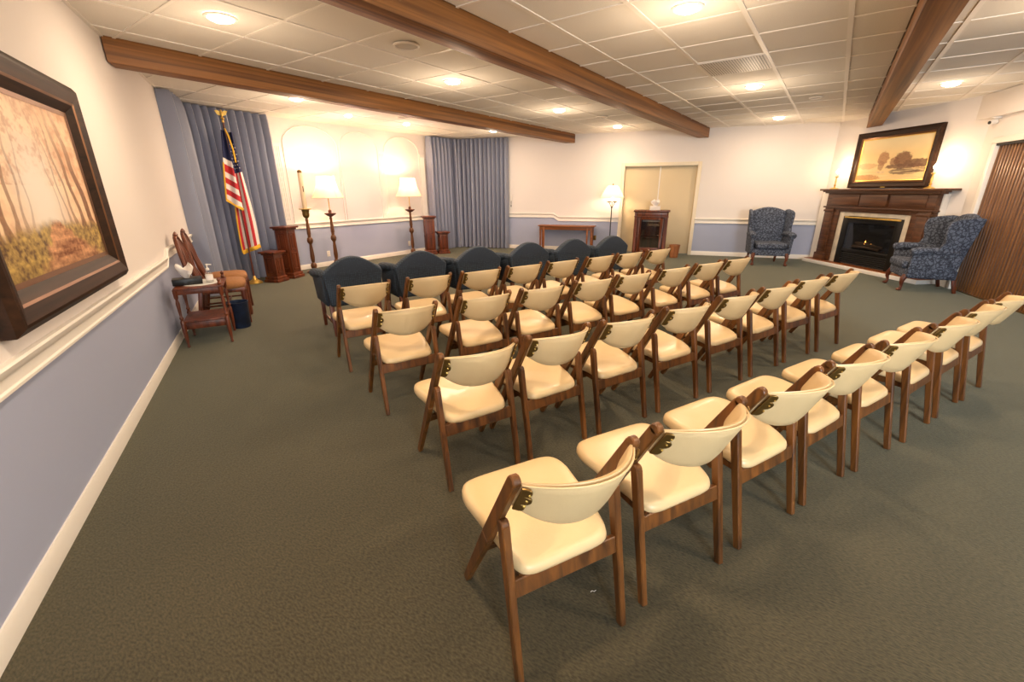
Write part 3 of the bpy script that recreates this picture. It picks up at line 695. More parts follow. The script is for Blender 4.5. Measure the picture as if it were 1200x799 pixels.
for k, s in enumerate((.275, 1.05, 1.81, 2.58, 3.345, 4.10)):
    c = ac if k == 0 else copy_tree(ac)
    p = o0+dv*s; c.location = (p.x, p.y, 0); c.rotation_euler[2] = pi/2-az_
    c['label'] = 'slate blue upholstered armchair with arched back, %s of the front row' % ('leftmost', 'second from left', 'third from left', 'third from right', 'second from right', 'rightmost')[k]

# ------------------------------------------------------------------ wing chairs
def build_wing():
    root = thing('wing_chair', '', 'armchair', group='damask wing chairs by the fireplace')
    # local +Y = front, origin under the middle
    pts = [(-.30, .30), (-.33, 1.02)]
    for k in range(17): t = -1+2*k/16; pts.append((.33*t, 1.06+.085*cos(t*pi/2)))
    pts += [(.33, 1.02), (.30, .30)]
    MB().prism(pts, (0, -.22, 0), (1, 0, 0), (0, -.15, 1), (0, .11, 0)).build('backrest', 'damask', root, bevel=.03, seg=3, smooth=50)
    for sx in (-1, 1):
        wp = [(-.27, .56), (-.385, 1.09), (-.27, 1.105), (-.10, 1.085), (.0, 1.05), (.03, .97), (.02, .86), (.0, .76), (.05, .66), (.08, .58)]
        MB().prism(wp, (sx*.31, 0, 0), (sx*.12, 1, 0), (sx*.05, 0, 1), (sx*.055, 0, 0)).build('wing', 'damask', root, bevel=.02, seg=3, smooth=50)
        arm = MB().tube([(sx*.335, -.20, .60), (sx*.345, .05, .62), (sx*.36, .25, .615), (sx*.365, .33, .60), (sx*.365, .35, .59)], [.05, .058, .062, .062, .045], 14).build('arm', 'damask', root, smooth=60)
        MB().prism([(-.24, .22), (.33, .22), (.33, .58), (-.24, .60)], (sx*.29, 0, 0), (sx*.03, 1, 0), (sx*.06, 0, 1), (sx*.055, 0, 0)).build('arm_panel', 'damask', arm, bevel=.015, smooth=50)
        # cabriole front leg with ball foot
        MB().tube([(sx*.30, .315, .24), (sx*.315, .345, .19), (sx*.315, .35, .13), (sx*.30, .335, .07), (sx*.305, .345, .035), (sx*.31, .365, .02)], [.04, .038, .026, .017, .024, .022], 10).lathe([(.012, 0), (.032, .012), (.033, .03), (.02, .045)], (sx*.31, .36, 0), 10).build('front_leg', 'redwood', root, smooth=60)
        MB().bar((sx*.27, -.32, 0), (sx*.27, -.25, .26), .036, .04, (1, 0, 0), .045, .05).build('rear_leg', 'redwood', root, bevel=.004)
    MB().box(-.33, .33, -.27, .345, .20, .34).build('seat_base', 'damask', root, bevel=.02, seg=3, smooth=50)
    MB().box(-.285, .285, -.16, .39, .34, .46).build('seat_cushion', 'damask', root, bevel=.04, seg=4, smooth=60)
    return root
wc1 = build_wing(); p = at(RO, RD, RN, 2.08, .92)
wc1.location = (p.x, p.y, 0); wc1.rotation_euler[2] = face(RN)+radians(3)
wc1['label'] = 'blue damask wing chair standing against the wall left of the fireplace'
wc2 = copy_tree(wc1); wc2.location = (1.35, 9.27, 0); wc2.rotation_euler[2] = face((-.98, -.20))
wc2['label'] = 'blue damask wing chair in front of the wooden partition, turned sideways'

# ------------------------------------------------------------------ curtains
def curtain(path, z0, z1, label, pitch=.14, amp=.09):
    P = [Vector(p) for p in path]; L = [0]
    for i in range(1, len(P)): L.append(L[-1]+(P[i]-P[i-1]).length)
    def pos(s):
        for i in range(1, len(P)):
            if s <= L[i] or i == len(P)-1:
                d = (P[i]-P[i-1]).normalized(); return P[i-1]+d*(s-L[i-1]), d
    n = int(L[-1]/.0125); rows = [z0, z0+.3, (z0+z1)/2, z1-.4, z1-.1, z1]; th = .006
    rnd = random.Random(3); ph = []; a = 0
    for i in range(n+1): a += 2*pi*.0125/(pitch*(.8+.4*vnoise(i*.012, 1.7, 9))); ph.append(a)
    mb = MB(); vs = []
    for side in (-1, 1):
        for r, z in enumerate(rows):
            for i in range(n+1):
                s = L[-1]*i/n; p, d = pos(s); nn = Vector((-d.y, d.x))
                k = (1.15, 1.05, 1, .95, .8, .6)[r]; q = sin(ph[i])+.22*sin(2*ph[i]+1.1)
                am = amp*k*(.85+.35*vnoise(i*.02, 4.2, 3)); c = p+nn*(am*q+side*th/2)+d*(.02*k*cos(ph[i]))
                vs.append((c.x, c.y, z))
    R = len(rows); W = n+1; fs = []
    for sd in range(2):
        for r in range(R-1):
            for i in range(n): a = sd*R*W+r*W+i; fs.append((a, a+1, a+W+1, a+W))
    for i in range(n): fs.append((i, i+1, R*W+i+1, R*W+i)); t = (R-1)*W+i; fs.append((t, t+1, R*W+t+1, R*W+t))
    for r in range(R-1):
        for i in (0, n): a = r*W+i; fs.append((a, a+W, R*W+a+W, R*W+a))
    mb.add(vs, fs); o = mb.build('curtain', 'curtain', smooth=60)
    return tag(o, label, 'curtain', 'pleated blue curtains in the stage corners')
a = at(LO, LD, LN, 7.78, .05); a2 = at(LO, LD, LN, 7.9, .10); b = at(LO, LD, LN, 8.75, .12)
curtain([(a.x, a.y), (a2.x, a2.y), (b.x, b.y), (AX+.2, 3.40), (AX+.14, 4.42)], .015, 2.785, 'blue pleated curtain in the left corner behind the flag')
c0 = at(RO, RD, RN, -5.42, .13); c1 = at(RO, RD, RN, -4.03, .12)
curtain([(AX+.12, 8.30), (AX+.13, 9.15), (AX+.22, 9.36), (c0.x+.12, c0.y-.0), (c1.x, c1.y)], .015, 2.785, 'blue pleated curtain in the far corner beside the console table', .12, .072)

# ------------------------------------------------------------------ flag on its pole
fl = thing('flag_on_pole', 'United States flag with gold fringe hanging on a pole by the left curtain', 'flag', (-8.0, 3.50, 0), atan2(3.53, -7.98)-pi/2+pi)
# local +Y points to the camera, local +X to the camera's left
MB().lathe([(.12, 0), (.12, .015), (.10, .035), (.05, .06), (.03, .09), (.018, .13)], seg=24).build('base', 'gold', fl)
MB().tube([(0, 0, .1), (0, 0, 2.55)], .013, 10).build('pole', 'redwood', fl)
eg = MB().lathe([(.02, 2.53), (.02, 2.55), (.012, 2.56), (.028, 2.585), (.012, 2.61)], seg=12).build('finial', 'gold', fl)
mb = MB().lathe([(.004, 2.60), (.022, 2.625), (.026, 2.65), (.016, 2.685), (.014, 2.70), (.004, 2.712)], seg=10)
for sx in (-1, 1): mb.prism([(0, .035), (.03, .06), (.075, .055), (.055, .02), (.045, .0), (.02, -.015), (0, 0)], (sx*.012, .003, 2.64), (sx, 0, 0), (0, 0, 1), (0, -.008, 0))
mb.build('eagle', 'gold', eg)
W_ = -1                                                               # right in the photo = -X
def fold_a(u, v):                                                      # upper, left fold
    top = 2.42; z = top-1.02*v-.10*u*v*1.6
    x = W_*(-.02+(-.15*(1-u)+.06*u)*(.22+.78*v)); y = .03+.03*sin(u*7+v*3)+.02*v
    return (x, y, z)
def fold_b(u, v):                                                      # lower, right fold
    top = 2.40; z = top-1.86*v+.10*u*v
    cx = .055-.01*v; wd = .09+.19*ss(.0, .9, v); x = W_*(cx+wd*(u-.5)); y = -.02+.03*sin(u*9+v*2)
    return (x, y, z)
def two_sided(fn, nu, nv, mfn, name, mats, th=.006):
    mb = MB()
    mb.grid(fn, nu, nv, mfn=mfn); mb.grid(lambda u, v: (lambda p: (p[0], p[1]-th, p[2]))(fn(u, v)), nu, nv, mfn=mfn)
    for v in (0, 1): mb.grid(lambda u, t, v=v: (lambda p: (p[0], p[1]-th*t, p[2]))(fn(u, v)), nu, 1, mfn=lambda a, b, v=v: mfn(a, v))
    for u in (0, 1): mb.grid(lambda t, v, u=u: (lambda p: (p[0], p[1]-th*t, p[2]))(fn(u, v)), 1, nv, mfn=lambda a, b, u=u: mfn(u, b))
    return mb.build(name, mats, fl, smooth=60)
def ca(u, v):
    if v < .40: return 2
    return int((v+.10*(u-.5)-.40)/.095) % 2 if v+.10*(u-.5) >= .40 else 1
ca2 = lambda u, v: (2 if v < .40 else (1 - int((v-.40)/.085) % 2))
two_sided(fold_a, 10, 36, ca2, 'flag_cloth', ['red', 'flagwhite', 'navy'])
cb = lambda u, v: (2 if v < .33 else (0 if int(u*6) % 2 == 0 else 1))
fb = two_sided(fold_b, 18, 36, cb, 'flag_cloth', ['red', 'flagwhite', 'navy'])
star = [( (.011 if k % 2 == 0 else .0045)*sin(pi*k/5), (.011 if k % 2 == 0 else .0045)*cos(pi*k/5)) for k in range(10)]
sm = MB().prism(star, (0, 0, 0), (1, 0, 0), (0, 0, 1), (0, .002, 0)).mesh('star', 'flagwhite', smooth=0)
for i in range(3):
    for j in range(8):
        u, v = .30+.25*i+.12*(j % 2)-.06, .10+.028*j
        p = fold_b(u, v); link('star', sm, fb, (p[0], p[1]+.001, p[2]))
def fringe(fn, pts, name='fringe', w_=.045):
    Q = [Vector(fn(u, v)) for u, v in pts]; mb = MB(); mb.tube([(q.x, q.y, q.z-.01) for q in Q], w_*.5, 6, sq=.25); mb.build(name, 'goldfringe', fl, smooth=60)
fringe(fold_a, [(k/10, 1) for k in range(11)]); fringe(fold_a, [(0, .45+k*.055) for k in range(11)], w_=.022)
fringe(fold_b, [(k/10, 1) for k in range(11)], w_=.07); fringe(fold_b, [(0, .55+k*.045) for k in range(11)], w_=.022)
MB().tube([(W_*.005, .06, 2.44), (W_*.03, .07, 2.35), (W_*.06, .08, 2.15), (W_*.065, .08, 1.95)], .012, 6).build('gold_cord', 'goldfringe', fl)

# ------------------------------------------------------------------ pedestals
def pedestal(x, y, h, wd, rz, label):
    t = thing('pedestal', label, 'pedestal', (x, y, 0), rz, 'panelled wooden pedestals at the stage')
    b = wd/2
    MB().box(-b, b, -b, b, .10, h-.06).build('column', 'redwood', t, bevel=.004)
    mb = MB(); mb.box(-b-.035, b+.035, -b-.035, b+.035, 0, .05); mb.box(-b-.018, b+.018, -b-.018, b+.018, .05, .10); mb.build('base', 'redwood', t, bevel=.006)
    mb = MB(); mb.box(-b-.02, b+.02, -b-.02, b+.02, h-.06, h-.03); mb.box(-b-.05, b+.05, -b-.05, b+.05, h-.03, h); mb.build('cap', 'redwood', t, bevel=.006)
    rows = [(.16, h-.11)] if h < .6 else [(.16, .46), (.51, h-.11)]
    for z0, z1 in rows:
        for k in range(4):
            mb = MB()
            for a_, b_, c_, d_ in ((-b+.045, b-.045, z0, z0+.02), (-b+.045, b-.045, z1-.02, z1), (-b+.045, -b+.065, z0, z1), (b-.065, b-.045, z0, z1)): mb.box(a_, b_, b, b+.010, c_, d_)
            mb.box(-b+.085, b-.085, b, b+.006, z0+.04, z1-.04)
            o = mb.build('panel_moulding', 'redwood', t); o.rotation_euler[2] = k*pi/2
    return t
PR = face((.93, -.30))
pedestal(-7.98, 4.16, .92, .235, radians(-90)+.45, 'tall dark wooden pedestal beside the left curtain')
pedestal(-7.84, 3.80, .53, .215, radians(-90)+.42, 'short dark wooden pedestal between flag and tall left pedestal')
pedestal(-8.12, 7.86, .92, .235, radians(-90)-.62, 'tall reddish wooden pedestal at the far end of the stage')
pedestal(-7.93, 8.12, .54, .215, radians(-90)-.5, 'short reddish wooden pedestal beside the far curtain')

# ------------------------------------------------------------------ turned stands: candle and two stage lamps
TURN = [(.13, 0), (.14, .02), (.13, .04), (.06, .055), (.035, .075), (.05, .10), (.058, .13), (.05, .17), (.026, .20), (.034, .23), (.040, .30), (.032, .45), (.024, .54), (.03, .555), (.05, .585), (.055, .62), (.045, .665), (.026, .68), (.032, .70), (.028, .72), (.036, .74), (.032, .84), (.022, .98), (.03, 1.0), (.020, 1.02), (.030, 1.04)]
st = thing('candle_stand', 'tall pale candle in a turned wooden floor stand beside the left pedestals', 'candle', (-8.1, 4.68, 0))
MB().lathe(TURN, seg=20).build('stand', 'chairwood', st, smooth=50)
MB().lathe([(.03, 1.03), (.055, 1.06), (.062, 1.10), (.058, 1.14), (.066, 1.16), (.066, 1.175), (.05, 1.18)], seg=20).build('socket', 'brass', st)
MB().lathe([(.04, 1.175), (.11, 1.195), (.11, 1.205), (.04, 1.20)], seg=24).build('drip_pan', 'gold', st)
MB().lathe([(.040, 1.20), (.038, 1.83), (.03, 1.845)], seg=18).build('candle', 'candlewax', st)
MB().lathe([(.036, 1.83), (.04, 1.84), (.036, 1.87), (.012, 1.885)], seg=14).build('follower', 'brass', st)
MB().box(.0375, .0395, -.008, .008, 1.50, 1.60).build('emblem', 'darkgreen', st)
LAMPW, LAMPC = 34, (1, .68, .40)
def stage_lamp(y, label):
    t = thing('floor_lamp', label, 'lamp', (-8.12, y, 0), 0, 'turned wooden floor lamps on the stage')
    MB().lathe(TURN, seg=20).build('stand', 'chairwood', t, smooth=50)
    MB().lathe([(.03, 1.035), (.06, 1.05), (.11, 1.085), (.11, 1.10), (.03, 1.10), (.03, 1.15), (.012, 1.17)], seg=24).build('tray', 'redwood', t)
    MB().tube([(0, 0, 1.15), (0, 0, 1.72)], .009, 8).build('stem', 'gold', t)
    prof = []
    for k in range(9): v = k/8; prof.append((.165+.135*(1-v)**1.8, 1.39+.40*v))
    sh = MB().lathe(prof, seg=32, caps=False).build('lamp_shade', 'shade', t, smooth=60)
    for k in range(8): a = 2*pi*k/8; MB().tube([((r+.001)*cos(a), (r+.001)*sin(a), z) for r, z in prof], .004, 5).build('shade_seam', 'shade', sh)
    for z, r in ((1.39, .30), (1.79, .165)): MB().tube([(r*cos(2*pi*k/32), r*sin(2*pi*k/32), z) for k in range(33)], .006, 6).build('shade_trim', 'shade', sh)
    MB().lathe([(.012, 1.58), (.034, 1.62), (.034, 1.66), (.008, 1.70)], seg=12).build('bulb', 'bulb', t)
    add_light('lamp_light', 'POINT', (0, 0, 1.74), LAMPW, LAMPC, t, .035)
stage_lamp(5.20, 'turned wooden floor lamp with flared shade next to the tall candle')
stage_lamp(7.28, 'turned wooden floor lamp with flared shade beside the far tall pedestal')

# floor lamp by the double door
p = at(RO, RD, RN, -1.28, .34)
t = thing('floor_lamp', 'dark metal floor lamp with white cone shade beside the double door', 'lamp', p)
MB().lathe([(.14, 0), (.14, .012), (.05, .03), (.02, .06)], seg=24).build('base', 'darkgreen', t)
MB().tube([(0, 0, .03), (0, 0, 1.12)], .013, 10).build('pole', 'darkgreen', t)
for k in range(6): a = 2*pi*k/6; MB().tube([(0, 0, 1.06), (.03*cos(a), .03*sin(a), 1.14), (.07*cos(a), .07*sin(a), 1.21), (.11*cos(a), .11*sin(a), 1.24)], .006, 6).build('arm', 'darkgreen', t)
MB().lathe([(.10, 1.225), (.125, 1.235), (.125, 1.25), (.10, 1.25)], seg=24).build('bowl', 'brass', t)
sh = MB().lathe([(.285, 1.33), (.21, 1.46), (.14, 1.575), (.09, 1.61)], seg=32, caps=False).build('lamp_shade', 'shade', t, smooth=60)
MB().lathe([(.004, 1.60), (.012, 1.62), (.016, 1.635), (.004, 1.65)], seg=10).build('finial', 'brass', t)
for k in range(3): a = 2*pi*k/3; MB().tube([(.09*cos(a), .09*sin(a), 1.609), (.004, 0, 1.612)], .003, 5).build('spider', 'brass', sh)
MB().lathe([(.012, 1.25), (.03, 1.36), (.034, 1.42), (.01, 1.47)], seg=12).build('bulb', 'bulb', t)
add_light('lamp_light', 'POINT', (0, 0, 1.40), 32, LAMPC, t, .05)

# ------------------------------------------------------------------ console table, cabinet, basket
ct = thing('console_table', 'narrow reddish wooden console table against the blue wall', 'table', at(RO, RD, RN, -2.40, .24), face(RN))
mb = MB(); mb.prism([(-.73, -.18), (.73, -.18), (.73, .12), (.66, .19), (-.66, .19), (-.73, .12)], (0, 0, .63), (1, 0, 0), (0, 1, 0), (0, 0, .025)); mb.build('tabletop', 'oak', ct, bevel=.005)
MB().box(-.66, .66, -.14, .14, .55, .63).build('apron', 'oak', ct, bevel=.004)
for x, y in ((-.66, .10), (-.56, .14), (.66, .10), (.56, .14), (-.66, -.13), (.66, -.13)): MB().bar((x, y, 0), (x, y, .63), .032, .032, (1, 0, 0), .045, .045).build('leg', 'oak', ct, bevel=.004)
cb_ = thing('display_cabinet', 'dark wooden cabinet with a glass door in front of the double door', 'cabinet', at(RO, RD, RN, -.33, .50), face(RN))
CW, CD_, CH = .37, .19, 1.06
mb = MB(); mb.box(-CW, -CW+.03, -CD_, CD_, .04, CH-.04); mb.box(CW-.03, CW, -CD_, CD_, .04, CH-.04); mb.box(-CW, CW, -CD_, -CD_+.015, .04, CH-.04); mb.box(-CW, CW, -CD_, CD_, .04, .10); mb.box(-CW, CW, -CD_, CD_, .90, .93); mb.box(-CW, CW, -CD_, CD_, CH-.07, CH-.04); mb.build('body', 'redwood', cb_, bevel=.003)
MB().box(-CW-.03, CW+.03, -CD_-.01, CD_+.035, CH-.04, CH).build('top', 'redwood', cb_, bevel=.008)
MB().box(-CW-.015, CW+.015, -CD_, CD_+.02, 0, .05).build('plinth', 'redwood', cb_, bevel=.006)
dwr = MB().box(-CW+.03, CW-.03, CD_-.02, CD_+.008, .93, CH-.045).build('drawer', 'redwood', cb_, bevel=.006); MB().lathe([(.006, 0), (.014, .01), (.010, .018)], (0, CD_+.008, .975), 10).build('knob', 'brass', dwr)
MB().box(-CW-.01, CW+.01, CD_, CD_+.02, .905, .93).build('moulding', 'redwood', cb_, bevel=.005)
for x in (-CW+.04, CW-.04): MB().box(x-.04, x+.04, CD_-.01, CD_+.012, .10, .90).lathe([(.03, 0), (.034, .03), (.02, .06), (.022, .6), (.03, .70), (.036, .73)], (x, CD_+.012, .13), 12, sx=1, sy=.5).build('pilaster', 'redwood', cb_, bevel=.0)
dd = mb = MB(); mb.box(-.28, -.21, CD_-.005, CD_+.015, .11, .895); mb.box(.21, .28, CD_-.005, CD_+.015, .11, .895); mb.box(-.21, .21, CD_-.005, CD_+.015, .11, .22); mb.box(-.21, .21, CD_-.005, CD_+.015, .85, .895)
do = mb.build('door', 'redwood', cb_, bevel=.005); MB().box(-.21, .21, CD_, CD_+.004, .22, .85).build('glass_pane', 'glass', do); MB().lathe([(.006, 0), (.013, .012), (.006, .022)], (.245, CD_+.016, .52), 10).build('knob', 'brass', do)
MB().box(-CW+.03, CW-.03, -CD_+.015, CD_-.03, .44, .455).build('shelf', 'redwood', cb_)
MB().box(-.20, .19, -.05, .10, .80, .845).build('linen_stack', 'paper', cb_, bevel=.01)
ba = thing('waste_basket', 'small orange-brown wooden basket on the carpet beside the cabinet', 'basket', at(RO, RD, RN, .25, .62))
mb = MB()
for k in range(18): a = 2*pi*k/18; mb.bar((.085*cos(a), .085*sin(a), .01), (.115*cos(a), .115*sin(a), .29), .034, .006, (-sin(a), cos(a), 0), .044, .006)
mb.build('stave', 'wicker', ba, smooth=0); MB().lathe([(.08, 0), (.088, .015)], seg=18).build('bottom', 'wicker', ba)
for r, z in ((.119, .275), (.093, .05)): MB().lathe([(r, z), (r+.004, z), (r+.004, z+.02), (r, z+.02), (r, z)], seg=18, caps=False).build('hoop', 'wicker', ba)
th_ = thing('tissue_holder', 'white slatted tissue holder with tissue on top of the display cabinet', 'tissue holder', at(RO, RD, RN, -.27, .52, CH), face(RN))
MB().box(-.12, .12, -.06, .06, 0, .015).build('base', 'plastic', th_)
for k in range(8):
    for y in (-.058, .058): MB().box(-.115+k*.0315, -.105+k*.0315, y-.003, y+.003, .01, .10).build('slat', 'plastic', th_)
MB().box(-.10, .10, -.045, .045, .015, .085).build('box', 'paper', th_, bevel=.004)
def tissue(parent, z, r, h, seed):
    rnd = random.Random(seed); mb = MB()
    def fn(u, v): a = 2*pi*u; k = r*(.35+1.0*sin(2.2*v)+.18*v*sin(3*a+seed)+.10*sin(5*a)*v); return (k*cos(a), k*.7*sin(a), z+h*(v*1.15-.55*v*v*v*(1+.6*sin(2*a+1.3*seed))))
    mb.grid(fn, 28, 8, cu=True); mb.grid(lambda u, v: (lambda p: (p[0]*.95, p[1]*.95, p[2]-.004))(fn(u, v)), 28, 8, cu=True); mb.build('tissue', 'paper', parent, smooth=60)
tissue(th_, .08, .075, .17, 2)

# ------------------------------------------------------------------ side table group by the left wall
tb = thing('side_table', 'two-tier dark wooden side table against the left wall', 'table', at(LO, LD, LN, 5.475, .30), face(LN))
tx, ty = .225, .19
MB().box(-tx-.02, tx+.02, -ty-.01, ty+.03, .595, .615).build('tabletop', 'redwood', tb, bevel=.005)
MB().box(-tx, tx, -ty, ty, .545, .595).build('apron', 'redwood', tb, bevel=.003)
MB().box(-tx, tx, -ty, ty, .255, .275).build('shelf', 'redwood', tb, bevel=.004)
MB().box(-tx+.01, tx-.01, -ty+.01, ty-.01, .185, .255).build('drawer_box', 'redwood', tb, bevel=.003)
SPN = [(.008, 0), (.015, .01), (.010, .03), (.017, .10), (.020, .18), (.020, .275), (.012, .29), (.019, .31), (.011, .33), (.015, .40), (.018, .46), (.011, .50), (.019, .52), (.02, .60)]
for x in (-tx, tx):
    for y in (-ty, ty): lg = MB().lathe(SPN, (x, y, 0), 12).build('leg', 'redwood', tb); MB().lathe([(.012, .60), (.02, .63), (.012, .65), (.018, .67), (.003, .69)], (x, y, 0), 10).build('finial', 'redwood', lg) if y > 0 else None
ba_ = tb.location
dl = thing('lace_doily', 'pale lace doily spread on the two-tier side table', 'cloth', at(LO, LD, LN, 5.475, .31, .6155), face(LN))
mb = MB(); mb.lathe([(.001, .0), (.19, 0), (.205, .002), (.19, .004), (.001, .004)], seg=32, caps=False, sx=1.0, sy=.85); mb.build('doily', 'lace', dl)
tbx = thing('tissue_box', 'black tissue box with a white tissue on the side table', 'tissue box', at(LO, LD, LN, 5.42, .21, .62), face(LN)+radians(6))
MB().box(-.075, .075, -.125, .125, 0, .065).build('box', 'black', tbx, bevel=.006); tissue(tbx, .06, .075, .17, 5)
sb = thing('sanitizer_bottle', 'clear pump bottle standing beside the black tissue box', 'bottle', at(LO, LD, LN, 5.42, .40, .62), face(LN))
MB().lathe([(.03, 0), (.034, .01), (.034, .09), (.026, .11), (.013, .115), (.013, .13)], seg=16).build('bottle', 'clear', sb, smooth=50)
MB().lathe([(.031, .025), (.0345, .027), (.0345, .08), (.031, .082)], seg=16).build('label_band', 'paper', sb)
mb = MB(); mb.lathe([(.015, .125), (.015, .145), (.005, .15), (.005, .175), (.012, .178), (.012, .19)], seg=12); mb.bar((0, 0, .184), (0, .04, .18), .012, .008, (1, 0, 0)); mb.build('pump', 'plastic', sb)
bn_ = thing('waste_bin', 'dark blue round waste bin on the carpet beside the side table', 'bin', at(LO, LD, LN, 5.83, .56))
MB().lathe([(.09, 0), (.095, .01), (.108, .29), (.113, .295), (.113, .305), (.102, .305), (.09, .02)], seg=24, caps=False).lathe([(.09, .004), (.09, .012)], seg=24).build('bucket', 'bin', bn_, smooth=50)
# carved side chairs, backs to the wall
def side_chair(s, label, rz=0):
    t = thing('side_chair', label, 'chair', at(LO, LD, LN, s, .42), face(LN)+rz, 'carved side chairs with brown seats')
    mb = MB(); N = 32; mats_ = []
    def out(a, k, dz):
        c, s_ = cos(a), sin(a); px = abs(c)**.55*(1 if c > 0 else -1); py = abs(s_)**.55*(1 if s_ > 0 else -1); y = .01+.235*py*k; return ((.20+.05*ss(-.2, .25, y))*px*k, y, dz)
    R = [(.96, .43), (1, .45), (1, .475), (.94, .50), (.7, .515), (.3, .52), (.02, .52)]
    for k, z in R: mb.v += [out(2*pi*i/N, k, z) for i in range(N)]
    for j in range(len(R)-1):
        for i in range(N): mb.f.append([j*N+i, j*N+(i+1) % N, (j+1)*N+(i+1) % N, (j+1)*N+i]); mb.m.append(0)
    mb.f.append(list(range(N))[::-1]); mb.m.append(0); mb.f.append([(len(R)-1)*N+i for i in range(N)]); mb.m.append(0)
    mb.build('seat', 'seatbrown', t, smooth=60)
    MB().prism([(-.22, .24), (.22, .24), (.185, -.22), (-.185, -.22)], (0, 0, .385), (1, 0, 0), (0, 1, 0), (0, 0, .05)).build('seat_rail', 'redwood', t, bevel=.005)
    for sx in (-1, 1):
        MB().tube([(sx*.205, .215, .40), (sx*.205, .215, .33), (sx*.205, .22, .18), (sx*.205, .225, 0)], [.028, .032, .022, .017], 10).build('leg', 'redwood', t, smooth=60)
        MB().bar((sx*.175, -.29, 0), (sx*.175, -.205, .44), .03, .032, (1, 0, 0), .036, .042).build('leg', 'redwood', t, bevel=.004)
        MB().tube([(sx*.19, .22, .16), (sx*.178, -.26, .16)], .011, 8).build('stretcher', 'redwood', t)
    MB().tube([(-.183, 0, .16), (.183, 0, .16)], .011, 8).build('stretcher', 'redwood', t)
    path = []                                                          # hooped back frame
    for k in range(25):
        a = -1.25+2.5*k/24; path.append((.225*sin(a*1.16)*(1-.10*cos(a)), -.205-.135*(.5+.5*cos(a*1.25)) , .44+.60*max(0, (cos(a*1.256)))**.55))
    path = [(-.175, -.205, .43)]+path[1:-1]+[(.175, -.205, .43)]
    MB().tube(path, .021, 8).build('back_frame', 'redwood', t, smooth=60)
    for off, tw in ((-.07, -.12), (0, 0), (.07, .12)):
        pp = [(off*.7+tw*.5*sin(pi*v)*.9, -.205-.13*v, .45+.55*v) for v in [k/10 for k in range(11)]]
        MB().tube(pp, [.014+.008*sin(pi*k/10*2)**2 for k in range(11)], 8).build('splat', 'redwood', t, smooth=60)
    MB().lathe([(.004, 0), (.04, .015), (.05, .04), (.025, .065), (.004, .075)], (0, -.335, 1.015), 12, sx=1.3, sy=.5).build('crest', 'redwood', t)
    return t
side_chair(6.20, 'carved wooden side chair with brown seat, nearer the two-tier side table')
side_chair(6.74, 'carved wooden side chair with brown seat, nearer the blue curtain')

# ------------------------------------------------------------------ ceiling fixtures
LIGHTS = [(-4.17, 1.96, 'white recessed ceiling light nearest the left wall', 1), (-4.15, 4.58, 'white recessed ceiling light above the blue armchairs between the two left beams', 1), (-4.12, 7.2, 'white recessed ceiling light third from the left wall between the two left beams', 1), (-4.1, 9.7, 'white recessed ceiling light in front of the console table wall', 1),
    (-1.17, 3.93, 'large bright recessed ceiling light at the top centre of the photo', 1), (-1.16, 7.18, 'recessed ceiling light between the middle beam and the ceiling vent', 1), (-1.17, 10.49, 'recessed ceiling light nearest the standing wing chair', 1),
    (.95, 8.56, 'recessed ceiling light between the fireplace beam and the soffit', 1), (-6.70, 4.0, 'recessed ceiling light near the flag over the stage', 1), (-6.62, 8.61, 'recessed ceiling light in front of the far corner curtain', 1),
    (-7.39, 5.35, 'small recessed spot over the left stage lamp', .6), (-7.37, 6.69, 'small recessed spot over the right stage lamp', .6),
    (-1.17, .75, 'recessed ceiling light above the nearest row of chairs', 1), (1.3, 5.3, 'recessed ceiling light above the right ends of the rows', 1), (1.3, 2.0, 'recessed ceiling light over the aisle right of the nearest row', 1)]
for x, y, label, k in LIGHTS:
    t = thing('recessed_light', label, 'ceiling light', (x, y, CZ), 0, 'recessed ceiling lights')
    r = .095 if k == 1 else .07
    MB().lathe([(r, 0), (r+.022, 0), (r+.02, -.008), (r, -.012), (r-.006, -.004)], seg=28, caps=False).build('trim_ring', 'ring', t)
    MB().lathe([(r, -.003), (r*.9, -.018), (r*.6, -.030), (r*.2, -.035), (.002, -.036)], seg=28).build('lens', 'lens', t, smooth=60)
    nw = .62 if (x, y) in ((-4.17, 1.96), (-4.1, 9.7), (-1.17, 10.49), (.95, 8.56), (-6.62, 8.61)) else 1
    add_light('can_light', 'AREA', (0, 0, -.06), CAN_W*k*nw, CAN_COL if k == 1 else (1, .62, .55), t, .16)
    add_light('ceiling_fill', 'POINT', (0, 0, -.48), FILL_W*k*nw, CAN_COL if k == 1 else (1, .62, .55), t, .10)  # unseen fill light below each fixture, added to brighten the ceiling
for x, y, r, label in ((-3.54, 3.29, .11, 'round ceiling speaker beside the middle beam'), (-3.84, 8.31, .10, 'round ceiling speaker near the far end between the left beams'), (-6.76, 6.07, .10, 'round ceiling speaker over the stage'), (-.52, 8.57, .075, 'small round ceiling speaker near the fireplace beam')):
    t = thing('ceiling_speaker', label, 'speaker', (x, y, CZ), 0, 'round ceiling speakers')
    MB().lathe([(r+.015, 0), (r+.012, -.012), (r, -.016), (r-.005, -.006)], seg=28, caps=False).build('ring', 'ring', t)
    MB().lathe([(r, -.004), (r*.6, -.010), (.002, -.012)], seg=28).build('grille', 'device', t, smooth=60)
vt = thing('ceiling_vent', 'perforated square air vent in the ceiling between middle and fireplace beams', 'vent', (-1.175, 5.94, CZ))
MB().box(-.325, .325, -.325, .325, -.004, .006).build('plate', 'tee', vt, bevel=.002)
mb = MB()
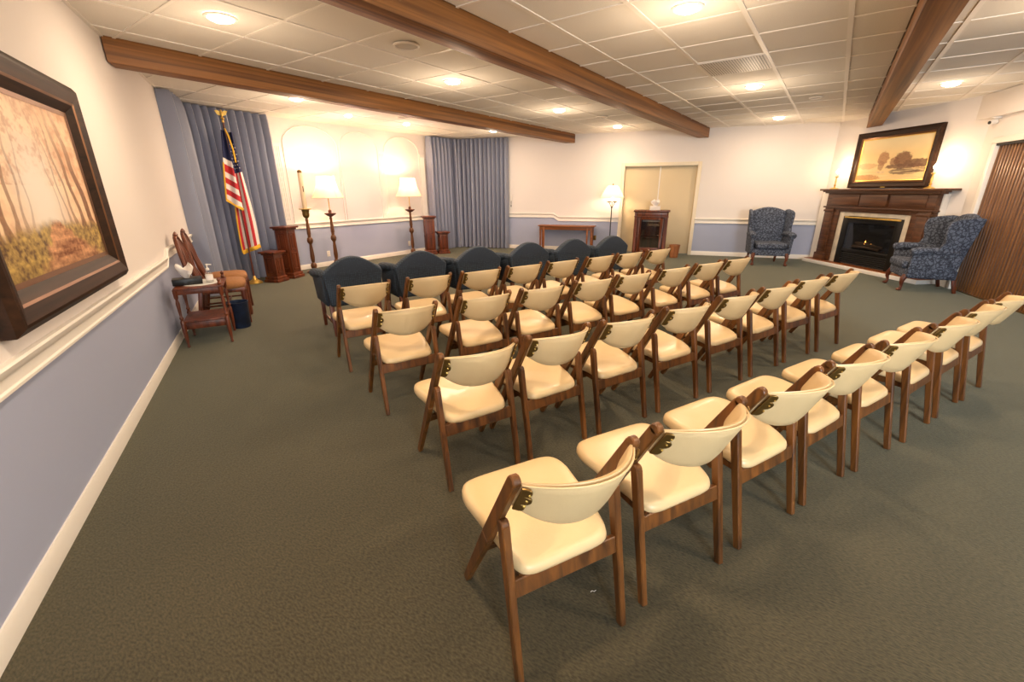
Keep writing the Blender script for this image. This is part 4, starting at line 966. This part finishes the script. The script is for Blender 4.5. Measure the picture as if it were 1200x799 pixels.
for i in range(24):
    for j in range(24): x, y = -.30+i*.026, -.30+j*.026; mb.add([(x-.006, y-.006, -.0046), (x+.006, y-.006, -.0046), (x+.006, y+.006, -.0046), (x-.006, y+.006, -.0046)], [(0, 3, 2, 1)])
o = mb.build('perforation', 'slot', vt, smooth=0); o['kind'] = 'stuff'
# security camera under the soffit
sc = thing('security_camera', 'small white security camera under the soffit beside the partition', 'camera', at(PO, PD, PN, .68, .03, 2.46), face(PN))
MB().lathe([(.05, 0), (.05, -.02), (.03, -.03)], seg=16).build('mount', 'plastic', sc); MB().tube([(0, 0, -.06), (-.02, .08, -.075)], .035, 12).tube([(0, 0, -.02), (0, 0, -.06)], .014, 8).build('body', 'plastic', sc)
MB().tube([(-.02, .08, -.075), (-.022, .088, -.0765)], .022, 12).build('lens', 'slot', sc)
# outlets and curtain control
def outlet(loc, d, label, m='plastic'):
    t = thing('wall_outlet', label, 'outlet', loc, face(d))
    MB().box(-.037, .037, 0, .006, -.06, .06).build('plate', m, t, bevel=.002)
    for z in (-.025, .025): MB().box(-.014, .014, .006, .009, z-.015, z+.015).build('socket', m, t, bevel=.002)
    for z in (-.025, .025):
        for x in (-.006, .006): MB().box(x-.0015, x+.0015, .009, .0095, z-.006, z+.006).build('slot', 'slot', t)
    return t
outlet((AX, 5.34, .255), AN, 'white wall outlet between candle stand and lamp')
outlet((AX, 7.60, .255), AN, 'white wall outlet behind the far stage lamp')
outlet(at(RO, RD, RN, -1.70, 0, .34), RN, 'brass wall outlet beside the console table', 'brass')
cc_ = thing('curtain_control', 'small white curtain control box on the wall beside the far curtain', 'control', at(RO, RD, RN, -3.97, 0, 1.30), face(RN))
MB().box(-.025, .025, 0, .03, -.06, .10).build('housing', 'plastic', cc_, bevel=.004); MB().tube([(0, .02, -.06), (.005, .02, -.16)], .004, 6).lathe([(.003, 0), (.012, -.01), (.012, -.04), (.004, -.05)], (.005, .02, -.16), 8).build('pull', 'slot', cc_)
lt = tag(MB().tube([(-.007, -.010, .003), (-.004, -.002, .004), (.004, .001, .003), (.007, .010, .003)], .0011, 5).build('lint_thread', 'paper'), 'tiny pale thread lying on the carpet behind the nearest chair', 'lint')
lt.location = (-.494, 1.238, 0)
